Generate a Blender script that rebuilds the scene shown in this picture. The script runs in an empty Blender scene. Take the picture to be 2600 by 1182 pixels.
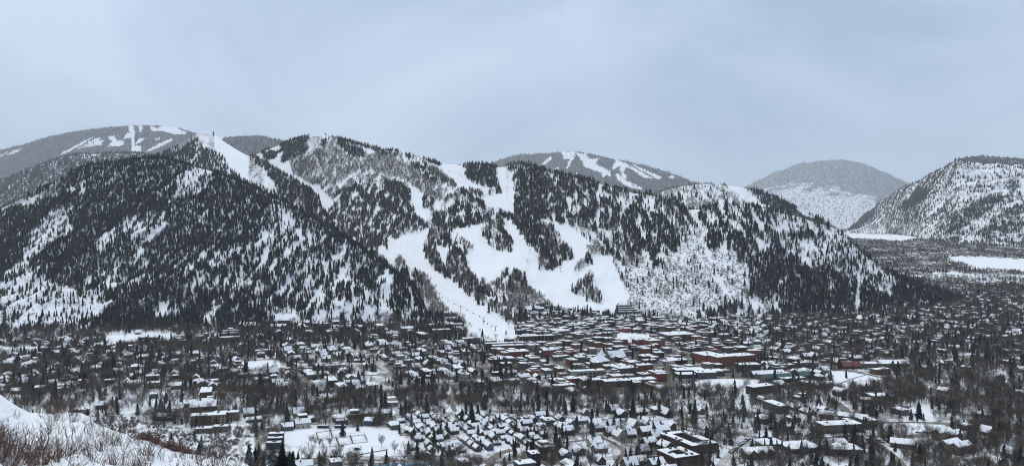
import bpy, bmesh, math, random
import numpy as np
from mathutils import Vector
SC = bpy.context.scene
COL = SC.collection
rng = np.random.default_rng(11)
random.seed(11)
# ------------------------------------------------------------------ camera, sky, sun, exposure
F, CX, HY, CZ = 2041.0, 1300.0, 570.0, 200.0      # focal length, centre and horizon in photo pixels; eye height over the valley
K = F * CZ
cam = bpy.data.cameras.new('camera'); camo = bpy.data.objects.new('camera', cam); COL.objects.link(camo)
camo.location = (0, 0, CZ); camo.rotation_euler = (math.radians(90), 0, 0)
cam.sensor_width = 36; cam.lens = F / 2600 * 36; cam.shift_y = -21 / 2600
cam.clip_start = 1; cam.clip_end = 80000
SC.camera = camo
SUN_EL, SUN_AZ = math.radians(58), math.radians(-35)      # high veiled sun, a little to one side
world = bpy.data.worlds.new('World'); SC.world = world; world.use_nodes = True
nt = world.node_tree; nt.nodes.clear(); L = nt.links.new
out = nt.nodes.new('ShaderNodeOutputWorld'); bg = nt.nodes.new('ShaderNodeBackground')
sky = nt.nodes.new('ShaderNodeTexSky'); sky.sky_type = 'NISHITA'; sky.sun_disc = False
sky.sun_elevation = SUN_EL; sky.sun_rotation = SUN_AZ; sky.altitude = 2400; sky.air_density = 1.0; sky.dust_density = 2.0
tc = nt.nodes.new('ShaderNodeTexCoord'); mp = nt.nodes.new('ShaderNodeMapping'); mp.inputs['Scale'].default_value = (1.0, 1.0, 1.5); mp.inputs['Location'].default_value = (.55, 2.06, 6.89)
n1 = nt.nodes.new('ShaderNodeTexNoise'); n1.inputs['Scale'].default_value = 2.0; n1.inputs['Detail'].default_value = 5; n1.inputs['Roughness'].default_value = .52; n1.inputs['Distortion'].default_value = .4
L(tc.outputs['Generated'], mp.inputs['Vector']); L(mp.outputs['Vector'], n1.inputs['Vector'])
cr = nt.nodes.new('ShaderNodeValToRGB')
cr.color_ramp.elements[0].position = .37; cr.color_ramp.elements[0].color = (4.0, 5.45, 7.2, 1)
cr.color_ramp.elements[1].position = .60; cr.color_ramp.elements[1].color = (7.0, 8.25, 10.0, 1)
L(n1.outputs['Fac'], cr.inputs['Fac'])
sep = nt.nodes.new('ShaderNodeSeparateXYZ'); L(tc.outputs['Generated'], sep.inputs[0])
mr = nt.nodes.new('ShaderNodeMapRange'); mr.inputs[1].default_value = 0.0; mr.inputs[2].default_value = 1.0; mr.inputs[3].default_value = 1.0; mr.inputs[4].default_value = 1.35
L(sep.outputs['Z'], mr.inputs[0])
mul = nt.nodes.new('ShaderNodeVectorMath'); mul.operation = 'SCALE'; L(cr.outputs['Color'], mul.inputs[0]); L(mr.outputs[0], mul.inputs['Scale'])
mix = nt.nodes.new('ShaderNodeMix'); mix.data_type = 'RGBA'; mix.inputs[0].default_value = .9
L(sky.outputs['Color'], mix.inputs[6]); L(mul.outputs[0], mix.inputs[7])
L(mix.outputs[2], bg.inputs['Color']); bg.inputs['Strength'].default_value = .086
L(bg.outputs[0], out.inputs['Surface'])
sl = bpy.data.lights.new('sun', 'SUN'); sl.energy = 1.5; sl.angle = math.radians(25); sl.color = (1, .94, .84)
so = bpy.data.objects.new('sun', sl); COL.objects.link(so); so.location = (0, 0, 1200)
sd = Vector((math.sin(SUN_AZ) * math.cos(SUN_EL), math.cos(SUN_AZ) * math.cos(SUN_EL), math.sin(SUN_EL)))
so.rotation_euler = (-sd).to_track_quat('-Z', 'Y').to_euler()
SC.view_settings.view_transform = 'Standard'; SC.view_settings.look = 'None'
SC.view_settings.exposure = 0.08; SC.view_settings.gamma = 1; SC.view_settings.use_curve_mapping = False
SC.render.engine = 'CYCLES'
cy = SC.cycles
cy.max_bounces = 5; cy.diffuse_bounces = 3; cy.glossy_bounces = 2; cy.volume_bounces = 1; cy.transparent_max_bounces = 4; cy.caustics_reflective = False
cy.use_denoising = True; cy.denoiser = 'OPENIMAGEDENOISE'; cy.denoising_input_passes = 'RGB_ALBEDO_NORMAL'; cy.denoising_prefilter = 'ACCURATE'; cy.filter_width = 1.05
cy.use_adaptive_sampling = True; cy.adaptive_threshold = 0.01

# ------------------------------------------------------------------ materials
MATS = {}
def mat(name, col, rough=.8, vary=0.0, spec=.25, noise=None, bump=0.0, metal=0.0):
    """plain procedural material: base colour, per-object variation, optional noise between two tints"""
    m = bpy.data.materials.new(name); m.use_nodes = True; MATS[name] = m
    t = m.node_tree; b = t.nodes['Principled BSDF']; b.inputs['Roughness'].default_value = rough
    b.inputs['Specular IOR Level'].default_value = spec; b.inputs['Metallic'].default_value = metal
    src = None
    if noise:
        sc_, c2 = noise
        tcn = t.nodes.new('ShaderNodeTexCoord'); n = t.nodes.new('ShaderNodeTexNoise'); n.inputs['Scale'].default_value = sc_; n.inputs['Detail'].default_value = 4
        g = t.nodes.new('ShaderNodeNewGeometry'); t.links.new(g.outputs['Position'], n.inputs['Vector'])
        mx = t.nodes.new('ShaderNodeMix'); mx.data_type = 'RGBA'; mx.inputs[6].default_value = (*col, 1); mx.inputs[7].default_value = (*c2, 1)
        rp = t.nodes.new('ShaderNodeMapRange'); rp.inputs[1].default_value = .35; rp.inputs[2].default_value = .65
        t.links.new(n.outputs['Fac'], rp.inputs[0]); t.links.new(rp.outputs[0], mx.inputs[0]); src = mx.outputs[2]
        if bump:
            bp = t.nodes.new('ShaderNodeBump'); bp.inputs['Strength'].default_value = bump; bp.inputs['Distance'].default_value = .5
            t.links.new(n.outputs['Fac'], bp.inputs['Height']); t.links.new(bp.outputs[0], b.inputs['Normal'])
    if vary:
        oi = t.nodes.new('ShaderNodeObjectInfo'); mr_ = t.nodes.new('ShaderNodeMapRange'); mr_.inputs[3].default_value = 1 - vary; mr_.inputs[4].default_value = 1 + vary
        t.links.new(oi.outputs['Random'], mr_.inputs[0])
        vm = t.nodes.new('ShaderNodeVectorMath'); vm.operation = 'SCALE'; t.links.new(mr_.outputs[0], vm.inputs['Scale'])
        if src: t.links.new(src, vm.inputs[0])
        else: vm.inputs[0].default_value = col
        src = vm.outputs[0]
    if src: t.links.new(src, b.inputs['Base Color'])
    else: b.inputs['Base Color'].default_value = (*col, 1)
    return m

SNOW = (.83, .835, .84)
mat('roof_snow', SNOW, .75, noise=(.35, (.76, .77, .79)), vary=.04)
mat('spruce', (.014, .021, .020), .9, vary=.5, spec=.1, noise=(1.2, (.026, .034, .028)))
def dust(m, amount):
    """a little snow lying on the upward-facing branches, more on some trees than on others"""
    t = m.node_tree; b = t.nodes['Principled BSDF']; src = b.inputs['Base Color'].links[0].from_socket; N = t.nodes.new
    g = N('ShaderNodeNewGeometry'); sx = N('ShaderNodeSeparateXYZ'); t.links.new(g.outputs['Normal'], sx.inputs[0]); ab = N('ShaderNodeMath'); ab.operation = 'ABSOLUTE'; t.links.new(sx.outputs['Z'], ab.inputs[0])
    mr_ = N('ShaderNodeMapRange'); mr_.inputs[1].default_value = .25; mr_.inputs[2].default_value = .8; t.links.new(ab.outputs[0], mr_.inputs[0])
    oi = N('ShaderNodeObjectInfo'); pw = N('ShaderNodeMath'); pw.operation = 'POWER'; pw.inputs[1].default_value = 2.2; t.links.new(oi.outputs['Random'], pw.inputs[0])
    mu = N('ShaderNodeMath'); mu.operation = 'MULTIPLY'; t.links.new(pw.outputs[0], mu.inputs[0]); t.links.new(mr_.outputs[0], mu.inputs[1]); m2 = N('ShaderNodeMath'); m2.operation = 'MULTIPLY'; t.links.new(mu.outputs[0], m2.inputs[0]); m2.inputs[1].default_value = amount
    mx = N('ShaderNodeMix'); mx.data_type = 'RGBA'; t.links.new(m2.outputs[0], mx.inputs[0]); t.links.new(src, mx.inputs[6]); mx.inputs[7].default_value = (.55, .57, .60, 1); t.links.new(mx.outputs[2], b.inputs['Base Color'])
dust(MATS['spruce'], .42)
mat('spruce_trunk', (.05, .04, .03), .9)
mat('bare_twig', (.092, .071, .055), .9, vary=.35)
mat('bare_trunk', (.085, .070, .056), .9, vary=.3)
mat('pale_twig', (.19, .165, .14), .9, vary=.3)
mat('brush_twig', (.13, .115, .10), .9, vary=.35)
mat('oak_twig', (.115, .070, .054), .9, vary=.35)
mat('rust_leaf', (.16, .052, .028), .8, vary=.3)
mat('asphalt', (.15, .128, .105), .85, noise=(.25, (.20, .175, .15)))
mat('packed_snow', (.55, .53, .51), .8, noise=(.2, (.38, .35, .32)))

def terrain_mat(name, rock_lo=.72, rock_hi=.86, rockcol=(.085, .070, .062)):
    """snow; bare rock where the ground is steep; painted cover attribute (brush, litter, and forest shade put into the colour)"""
    m = bpy.data.materials.new(name); m.use_nodes = True; t = m.node_tree; N = t.nodes.new; LK = t.links.new
    b = t.nodes['Principled BSDF']; b.inputs['Roughness'].default_value = .75; b.inputs['Specular IOR Level'].default_value = .2
    g = N('ShaderNodeNewGeometry')
    nz = N('ShaderNodeTexNoise'); nz.inputs['Scale'].default_value = .07; nz.inputs['Detail'].default_value = 6; nz.inputs['Roughness'].default_value = .65
    LK(g.outputs['Position'], nz.inputs['Vector'])
    sx = N('ShaderNodeSeparateXYZ'); LK(g.outputs['Normal'], sx.inputs[0])
    ad = N('ShaderNodeMath'); ad.operation = 'MULTIPLY_ADD'; LK(nz.outputs['Fac'], ad.inputs[0]); ad.inputs[1].default_value = -.45; LK(sx.outputs['Z'], ad.inputs[2])
    rr = N('ShaderNodeMapRange'); rr.inputs[1].default_value = rock_hi - .24; rr.inputs[2].default_value = rock_lo - .24; rr.inputs[3].default_value = 0; rr.inputs[4].default_value = 1
    LK(ad.outputs[0], rr.inputs[0])
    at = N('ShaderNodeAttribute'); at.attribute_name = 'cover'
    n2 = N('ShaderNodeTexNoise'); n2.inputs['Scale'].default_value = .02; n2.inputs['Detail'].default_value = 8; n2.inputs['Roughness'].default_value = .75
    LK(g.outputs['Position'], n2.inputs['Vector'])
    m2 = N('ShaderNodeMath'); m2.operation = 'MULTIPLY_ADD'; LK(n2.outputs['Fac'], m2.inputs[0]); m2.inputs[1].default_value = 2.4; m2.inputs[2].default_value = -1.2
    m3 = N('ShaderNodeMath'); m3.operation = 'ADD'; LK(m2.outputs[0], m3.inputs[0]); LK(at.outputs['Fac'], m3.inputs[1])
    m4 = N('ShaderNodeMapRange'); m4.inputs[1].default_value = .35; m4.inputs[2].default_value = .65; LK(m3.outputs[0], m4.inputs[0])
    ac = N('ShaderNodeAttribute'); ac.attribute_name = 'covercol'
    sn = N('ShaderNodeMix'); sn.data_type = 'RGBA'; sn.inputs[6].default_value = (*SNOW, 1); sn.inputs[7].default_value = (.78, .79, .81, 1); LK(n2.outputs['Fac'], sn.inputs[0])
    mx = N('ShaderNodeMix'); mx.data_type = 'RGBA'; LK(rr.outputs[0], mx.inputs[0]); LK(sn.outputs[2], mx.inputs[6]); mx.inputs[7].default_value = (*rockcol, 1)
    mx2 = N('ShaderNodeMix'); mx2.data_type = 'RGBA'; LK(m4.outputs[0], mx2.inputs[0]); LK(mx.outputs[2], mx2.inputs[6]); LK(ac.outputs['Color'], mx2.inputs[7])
    LK(mx2.outputs[2], b.inputs['Base Color'])
    bp = N('ShaderNodeBump'); bp.inputs['Strength'].default_value = .5; bp.inputs['Distance'].default_value = 4; LK(nz.outputs['Fac'], bp.inputs['Height']); LK(bp.outputs[0], b.inputs['Normal'])
    return m
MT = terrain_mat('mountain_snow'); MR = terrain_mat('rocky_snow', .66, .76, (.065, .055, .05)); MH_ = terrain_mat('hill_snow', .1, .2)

# ------------------------------------------------------------------ numeric helpers
_perm = np.random.default_rng(5).permutation(4096).astype(np.int64)
def perlin(x, y, s=0):
    x = np.asarray(x, float) + 37.7 * s; y = np.asarray(y, float) - 19.3 * s
    xi = np.floor(x).astype(np.int64); yi = np.floor(y).astype(np.int64); fx = x - xi; fy = y - yi
    def g(ix, iy, dx, dy):
        h = _perm[(_perm[ix & 4095] + iy) & 4095] * (2 * math.pi / 4096)
        return np.cos(h) * dx + np.sin(h) * dy
    u = fx * fx * fx * (fx * (fx * 6 - 15) + 10); v = fy * fy * fy * (fy * (fy * 6 - 15) + 10)
    a = g(xi, yi, fx, fy); b = g(xi + 1, yi, fx - 1, fy); c = g(xi, yi + 1, fx, fy - 1); d = g(xi + 1, yi + 1, fx - 1, fy - 1)
    return (a + (b - a) * u + (c - a) * v + (a - b - c + d) * u * v) * 1.4
def fbm(x, y, s=0, o=4):
    r = 0; a = 1; f = 1
    for k in range(o): r = r + a * perlin(x * f, y * f, s + k); a *= .5; f *= 2.03
    return r
def smooth(a, b, x):
    t = np.clip((x - a) / (b - a), 0, 1); return t * t * (3 - 2 * t)
def interp(poly, x):
    p = sorted(poly); return np.interp(x, [q[0] for q in p], [q[1] for q in p])
def zground(Y): return np.minimum(.03 * np.maximum(0, np.asarray(Y, float) - 2300), 110)
def ground_Y(py):
    """depth at which the ray through row py meets the valley floor"""
    py = np.asarray(py, float); s = (py - HY) / F
    y1 = CZ / np.maximum(s, 1e-6); y2 = (CZ + 69) / np.maximum(s + .03, 1e-6)
    return np.where(y1 < 2300, y1, np.minimum(y2, 5967))
def on_ground(px, py):
    Y = float(ground_Y(py)); return ((px - CX) / F * Y, Y, float(zground(Y)))
def proj(P): return CX + F * P[..., 0] / P[..., 1], HY + F * (CZ - P[..., 2]) / P[..., 1]
# masks: rasters in photo pixels (offset 600 to each side), one per mountain
MW, MH, OX = 3800, 1340, 600
def fill(arr, poly, val):
    p = np.array(poly, float); p[:, 0] += OX; n = len(p)
    for y in range(max(0, int(p[:, 1].min())), min(MH - 1, int(p[:, 1].max()) + 1) + 1):
        yy = y + .5; xs = []
        for i in range(n):
            (x1, y1), (x2, y2) = p[i], p[(i + 1) % n]
            if (y1 <= yy) != (y2 <= yy): xs.append(x1 + (yy - y1) * (x2 - x1) / (y2 - y1))
        xs.sort()
        for a, b in zip(xs[::2], xs[1::2]): arr[y, max(0, int(a + .5)):max(0, min(MW, int(b + .5)))] = val
ZO = {0: (0, 0, 1), 1: (0, 300, 3.904), 2: (450, 300, 3.904), 3: (850, 330, 3.904), 4: (1250, 370, 3.904), 5: (850, 560, 3.904), 6: (1250, 560, 3.904), 7: (1650, 420, 3.904), 8: (2100, 370, 3.904), 9: (0, 280, 1.951), 10: (1500, 350, 2.129), 11: (700, 300, 1.951)}
def zp(z, pts): ox, oy, s = ZO[z]; return [(ox + a / s, oy + b / s) for a, b in pts]
#        conifers, bare trees, brush, painted cover, streakiness
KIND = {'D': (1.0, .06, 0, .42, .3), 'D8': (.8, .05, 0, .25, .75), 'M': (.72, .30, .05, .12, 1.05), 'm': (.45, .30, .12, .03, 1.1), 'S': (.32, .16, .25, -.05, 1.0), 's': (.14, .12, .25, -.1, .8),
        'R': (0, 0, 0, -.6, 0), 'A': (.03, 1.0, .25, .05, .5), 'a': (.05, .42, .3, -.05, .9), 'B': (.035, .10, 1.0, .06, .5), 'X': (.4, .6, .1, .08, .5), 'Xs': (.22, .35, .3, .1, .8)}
def masks(default, polys):
    R = np.zeros((MH, MW), np.int8); names = list(KIND); R[:] = names.index(default)
    for z, kind, pts in polys: fill(R, zp(z, pts), names.index(kind))
    return R
KT = np.array([KIND[k] for k in KIND])
def look(R, px, py):
    return KT[R[np.clip(py.astype(int), 0, MH - 1), np.clip((px + OX).astype(int), 0, MW - 1)]]
def tag(o, label=None, cat=None, group=None, kind=None):
    if label: o['label'] = label
    if cat: o['category'] = cat
    if group: o['group'] = group
    if kind: o['kind'] = kind
    return o
def mesh_obj(name, V, Fc, material, parent=None, smooth_=False):
    me = bpy.data.meshes.new(name); me.from_pydata(V, [], Fc); me.update()
    if material: me.materials.append(material)
    if smooth_: me.shade_smooth()
    o = bpy.data.objects.new(name, me); COL.objects.link(o); o.parent = parent
    return o
def grid_obj(name, P, material):
    r, c = P.shape[:2]; i = np.arange(r * c).reshape(r, c)
    q = np.stack([i[:-1, :-1], i[:-1, 1:], i[1:, 1:], i[1:, :-1]], -1).reshape(-1, 4)
    me = bpy.data.meshes.new(name); me.vertices.add(r * c); me.vertices.foreach_set('co', P.reshape(-1).astype(np.float32))
    me.loops.add(q.size); me.loops.foreach_set('vertex_index', q.reshape(-1).astype(np.int32))
    me.polygons.add(len(q)); me.polygons.foreach_set('loop_start', np.arange(0, q.size, 4, dtype=np.int32))
    me.update(); me.validate(); me.materials.append(material); me.shade_smooth()
    o = bpy.data.objects.new(name, me); COL.objects.link(o); return o
def set_cover(o, cover, col):
    me = o.data; a = me.attributes.new('cover', 'FLOAT', 'POINT'); a.data.foreach_set('value', cover.reshape(-1).astype(np.float32))
    c = me.attributes.new('covercol', 'FLOAT_COLOR', 'POINT'); c.data.foreach_set('color', col.reshape(-1).astype(np.float32))
# ------------------------------------------------------------------ terrain
SHEETS = {}
def sheet(name, ridge, foot, Yr, Yf=None, x0=None, x1=None, dx=4, nr=150, nb=26, amp=1.0, seed=1, label=None, material=None, default='M', polys=(), back=2.0, cov=1.0, jit=3, rough=0, lift=0, ang=0, ns=1.0):
    """a mountainside: foot line and skyline read off the photograph as directions, depths given in metres; gullies, ribs and a back slope are added"""
    xs = np.arange(x0, x1 + dx, dx, dtype=float)
    ry = interp(ridge, xs) + rough * fbm(xs / 23, 0 * xs + seed, 5, 4) + (lift(xs) if callable(lift) else lift); fy = interp(foot, xs); YR = interp(Yr, xs); YF = ground_Y(fy) if Yf is None else interp(Yf, xs)
    t = np.linspace(-.06, 1, nr)[:, None]
    Y = YF + (YR - YF) * t; py = fy + (ry - fy) * t
    Z = CZ + (HY - py) / F * Y; X = (xs - CX) / F * Y
    tb = (np.linspace(0, 1, nb + 1)[1:] ** 1.4)[:, None]
    zr = Z[-1]; drop = np.maximum(zr + 30, 40); Yb = YR + drop * back * tb; Zb = zr - drop * (tb ** 1.25); Xb = (xs - CX) / F * Yb
    X = np.vstack([X, Xb]); Y = np.vstack([Y, Yb]); Z = np.vstack([Z, Zb]); T = np.vstack([t + 0 * xs, 1 + tb + 0 * xs])
    w = smooth(0, .14, T) * (1 - .93 * smooth(.84, 1.0, T)) + .8 * smooth(1.02, 1.3, T)
    ca, sa = math.cos(ang) / ns, math.sin(ang) / ns; U, V_ = X * ca - Y * sa, X * sa + Y * ca
    big = fbm(U / 210, V_ / 560, seed, 3); rib = 1 - 2 * np.abs(perlin(U / 62 + .5 * perlin(U / 90, V_ / 90, seed + 9), V_ / 230, seed + 3)); fine = fbm(U / 26, V_ / 55, seed + 6, 3)
    Z = Z + amp * w * (26 * big + 11 * rib + 3.2 * fine) + amp * .8 * fine * smooth(.0, .1, T) * .6
    P = np.stack([X, Y, Z], -1); o = grid_obj(name, P, material or MT)
    R = masks(default, polys); px, py2 = proj(P); k = look(R, px + jit * perlin(X / 30, Y / 40, 3), np.where(T > 1, ry[None, :] + 4, py2 + (0 if jit < 6 else 1.2 * jit * fbm(X / 400, Y / 400, 3, 3))))
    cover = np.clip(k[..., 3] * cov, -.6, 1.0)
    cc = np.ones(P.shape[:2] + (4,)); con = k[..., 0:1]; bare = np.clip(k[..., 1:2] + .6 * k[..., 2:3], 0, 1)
    f = con / (con + bare + 1e-3); cc[..., :3] = np.array([.040, .044, .042]) * f + np.array([.15, .13, .115]) * (1 - f)  # dark conifer tone paints in distant trees, litter and the shade under them
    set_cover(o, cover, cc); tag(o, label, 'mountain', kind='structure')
    SHEETS[name] = dict(P=P, T=T, R=R, ry=ry, xs=xs, obj=o, ca=ca, sa=sa); return o
ridgeF = [(-700, 760), (-300, 640), (-100, 568), (0, 528), (70, 495), (150, 455), (187, 431), (223, 420), (295, 410), (345, 402), (400, 398), (450, 406), (490, 420), (540, 431), (600, 449), (640, 465), (690, 490), (730, 507), (800, 549), (850, 577), (900, 607), (950, 642), (1000, 682), (1030, 704), (1060, 735), (1075, 765), (1095, 815)]
sheet('forested_mountain', ridgeF, [(-700, 850), (0, 846), (300, 840), (600, 832), (800, 826), (1000, 824), (1095, 834)],
      [(-700, 2500), (0, 2540), (400, 2460), (640, 2310), (800, 2120), (950, 1925), (1060, 1740), (1095, 1640)], x0=-700, x1=1095, nr=190, seed=2, lift=lambda x: 8 * smooth(480, 640, x) + 3, default='M', material=MR,
      label='steep dark mountain slope covered in spruce forest with white snow chutes', polys=[
    (0, 'D', [(-700, 400), (0, 500), (100, 505), (180, 480), (200, 380), (500, 380), (640, 460), (730, 500), (800, 545), (900, 603), (1010, 690), (960, 665), (880, 612), (800, 577), (740, 545), (690, 545), (640, 600), (560, 630), (430, 640), (340, 620), (250, 650), (180, 690), (90, 700), (0, 720), (-700, 720)]),
    (0, 'M', [(180, 690), (250, 650), (340, 620), (430, 640), (560, 630), (640, 600), (690, 640), (700, 760), (640, 850), (230, 850), (230, 790), (170, 760)]),
    (0, 'D', [(215, 836), (260, 780), (318, 741), (430, 720), (512, 731), (600, 700), (640, 760), (690, 800), (680, 835), (530, 835), (215, 840)]),
    (9, 's', [(90, 740), (150, 620), (200, 540), (300, 470), (380, 460), (330, 530), (370, 590), (300, 620), (200, 700)]),
    (9, 's', [(100, 460), (220, 390), (310, 340), (350, 340), (370, 400), (300, 410), (200, 450), (120, 470)]),
    (9, 'S', [(380, 400), (470, 355), (550, 345), (545, 360), (480, 375), (400, 420)]),
    (9, 'A', [(0, 480), (60, 445), (130, 420), (130, 450), (60, 470), (0, 500)]),
    (9, 's', [(870, 320), (960, 280), (1055, 290), (1050, 340), (980, 410), (920, 410), (860, 440), (820, 460), (880, 380)]),
    (9, 'S', [(460, 640), (640, 520), (690, 510), (660, 560), (560, 640), (480, 690)]),
    (9, 'm', [(660, 540), (800, 500), (830, 560), (740, 640), (640, 700), (560, 760), (540, 720)]),
    (9, 'm', [(560, 800), (640, 680), (700, 640), (690, 760), (600, 860)]),
    (9, 'S', [(1330, 450), (1420, 480), (1500, 560), (1600, 660), (1740, 720), (1760, 1000), (1650, 1000), (1600, 900), (1400, 900), (1380, 700), (1310, 600)]),
    (9, 'm', [(1380, 700), (1400, 640), (1480, 700), (1500, 900), (1400, 900)]),
    (0, 'm', [(870, 640), (930, 660), (1000, 700), (1060, 750), (1085, 815), (1040, 826), (900, 826), (860, 780)]),
    (0, 'D8', [(1000, 690), (1060, 740), (1085, 800), (1070, 826), (1000, 826), (985, 760)]),
    (9, 's', [(0, 870), (200, 830), (330, 860), (500, 880), (560, 940), (430, 1000), (400, 1060), (0, 1060)]),
    (9, 'S', [(0, 800), (110, 720), (200, 760), (200, 830), (0, 870)]),
    (9, 's', [(1000, 1000), (1120, 930), (1190, 780), (1220, 800), (1190, 880), (1080, 980), (1040, 1060)]),
    (9, 'R', [(770, 1000), (790, 930), (840, 940), (820, 1000)]),
    (9, 's', [(1380, 1010), (1420, 960), (1500, 1000), (1450, 1060), (1380, 1050)]),
    (5, 'R', [(170, 540), (190, 640), (200, 740), (180, 860), (155, 860), (170, 740), (150, 600)]),
    (0, 'B', [(-700, 830), (220, 830), (420, 832), (560, 828), (690, 822), (690, 860), (-700, 870)])])
sheet('forested_shoulder', [(-700, 620), (-100, 482), (0, 455), (50, 435), (106, 412), (150, 397), (192, 386), (240, 386), (295, 384), (358, 384), (400, 395), (440, 408), (480, 425)], [(-700, 700), (0, 600), (480, 530)],
      [(-700, 7500), (480, 7500)], [(-700, 6200), (480, 6200)], -700, 480, nr=70, seed=4, lift=5, default='D', label='wooded shoulder ridge rising behind the dark forested mountain',
      polys=[(1, 'R', [(895, 345), (975, 330), (985, 362), (910, 370)]), (1, 's', [(415, 420), (510, 375), (480, 425)])])
sheet('summit_ridge', [(-700, 560), (-200, 430), (0, 382), (64, 366), (125, 347), (200, 333), (282, 324), (318, 320), (423, 318), (450, 323), (474, 332), (494, 338), (530, 352), (580, 380)], [(-700, 640), (580, 470)],
      [(-700, 17000), (580, 17000)], [(-700, 12800), (580, 12800)], -700, 580, nr=80, seed=7, amp=1.0, rough=1.0, ns=3.5, default='D', cov=2.2, label='broad hazy summit ridge with ski runs cut through its forest', polys=[
    (1, 'R', [(720, 290), (800, 240), (920, 185), (900, 205), (800, 270), (640, 350), (580, 365), (630, 330)]), (1, 'S', [(750, 310), (960, 190), (1040, 220), (1000, 260), (880, 285)]),
    (1, 'R', [(1075, 185), (1125, 175), (1160, 215), (1225, 220), (1225, 270), (1080, 278), (1110, 230)]),
    (1, 'R', [(1275, 70), (1315, 70), (1330, 140), (1330, 275), (1400, 275), (1400, 330), (1300, 325), (1310, 250), (1295, 190), (1220, 205), (1255, 145), (1285, 140)]),
    (1, 'R', [(1375, 75), (1410, 75), (1400, 132), (1385, 132)]), (1, 'R', [(1490, 72), (1560, 95), (1620, 70), (1720, 85), (1860, 140), (1830, 158), (1720, 158), (1600, 122), (1500, 128)]),
    (1, 'R', [(1340, 260), (1380, 200), (1440, 200), (1390, 240)]), (1, 'R', [(1530, 205), (1610, 175), (1570, 212)]), (1, 's', [(1450, 325), (1560, 255), (1700, 200), (1720, 220), (1600, 275), (1470, 335)]),
    (1, 'R', [(1690, 320), (1800, 260), (1952, 185), (1952, 212), (1850, 262), (1710, 327)]), (1, 'R', [(65, 365), (130, 315), (205, 305), (190, 325), (100, 360)]), (1, 'R', [(0, 370), (80, 330), (60, 350), (0, 392)])])
sheet('bell_ridge', [(330, 432), (400, 398), (450, 372), (496, 342), (511, 335), (527, 338), (547, 343), (565, 355), (593, 369), (629, 387), (668, 402), (691, 420), (732, 441), (773, 469), (809, 495), (820, 530), (850, 580)],
      [(330, 500), (500, 500), (700, 570), (850, 615)], [(330, 4500), (511, 4500), (629, 4000), (732, 3350), (815, 2800), (850, 2650)], [(330, 3600), (500, 3500), (700, 2850), (850, 2400)], 330, 850, nr=90, seed=12, lift=lambda x: 8 * smooth(540, 620, x), amp=.35, default='M',
      label='sharp wooded ridge with a white run down its crest', polys=[
    (2, 'R', [(180, 165), (240, 120), (340, 160), (400, 230), (460, 260), (560, 320), (640, 390), (720, 440), (790, 470), (830, 520), (870, 590), (915, 680), (870, 670), (780, 600), (700, 580), (640, 545), (600, 480), (570, 400), (520, 370), (450, 310), (380, 280), (300, 280), (260, 290), (240, 250), (200, 190)]),
    (0, 'R', [(512, 334), (548, 346), (590, 372), (632, 396), (668, 420), (694, 452), (692, 482), (655, 466), (612, 448), (588, 428), (570, 398), (535, 376), (505, 360)]), (0, 'D8', [(600, 372), (640, 388), (700, 425), (790, 480), (830, 560), (760, 520), (700, 470), (650, 410)]), (0, 'R', [(628, 398), (660, 418), (690, 450), (700, 480), (650, 465), (610, 446), (596, 415)]), (2, 'R', [(0, 280), (90, 220), (180, 165), (200, 195), (120, 232), (20, 297)]), (2, 'R', [(155, 370), (215, 300), (190, 400), (190, 440)]), (2, 'R', [(355, 450), (420, 460), (440, 380), (470, 370), (430, 480), (380, 480)]),
    (2, 's', [(1130, 700), (1180, 720), (1290, 880), (1250, 870), (1160, 780)])])
sheet('back_summit', [(520, 372), (573, 350), (624, 345), (663, 346), (706, 355), (745, 363), (820, 392)], [(520, 470), (820, 470)], [(520, 13000), (820, 13000)], [(520, 10500), (820, 10500)], 520, 820, nr=50, seed=15, amp=.8, default='D', cov=2.2,
      label='low wooded summit in the haze behind the ski bowl')
ridgeC = [(560, 420), (640, 396), (680, 380), (720, 364), (760, 351), (783, 346), (815, 343), (830, 344), (850, 351), (868, 350), (888, 353), (937, 366), (973, 377), (1004, 377), (1016, 386), (1040, 390), (1080, 399), (1119, 411), (1152, 413), (1221, 413), (1247, 417), (1260, 420), (1285, 418), (1290, 413), (1324, 412), (1352, 417), (1393, 431), (1429, 438), (1480, 449), (1506, 456), (1557, 472), (1573, 474), (1609, 485), (1647, 490), (1685, 498), (1711, 516), (1737, 526), (1778, 527), (1809, 520), (1855, 517), (1906, 516), (1950, 527), (1980, 535), (2029, 545), (2073, 561), (2111, 571), (2137, 586), (2151, 600), (2190, 639), (2228, 667), (2280, 700), (2330, 720), (2400, 742), (2450, 762)]
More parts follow.
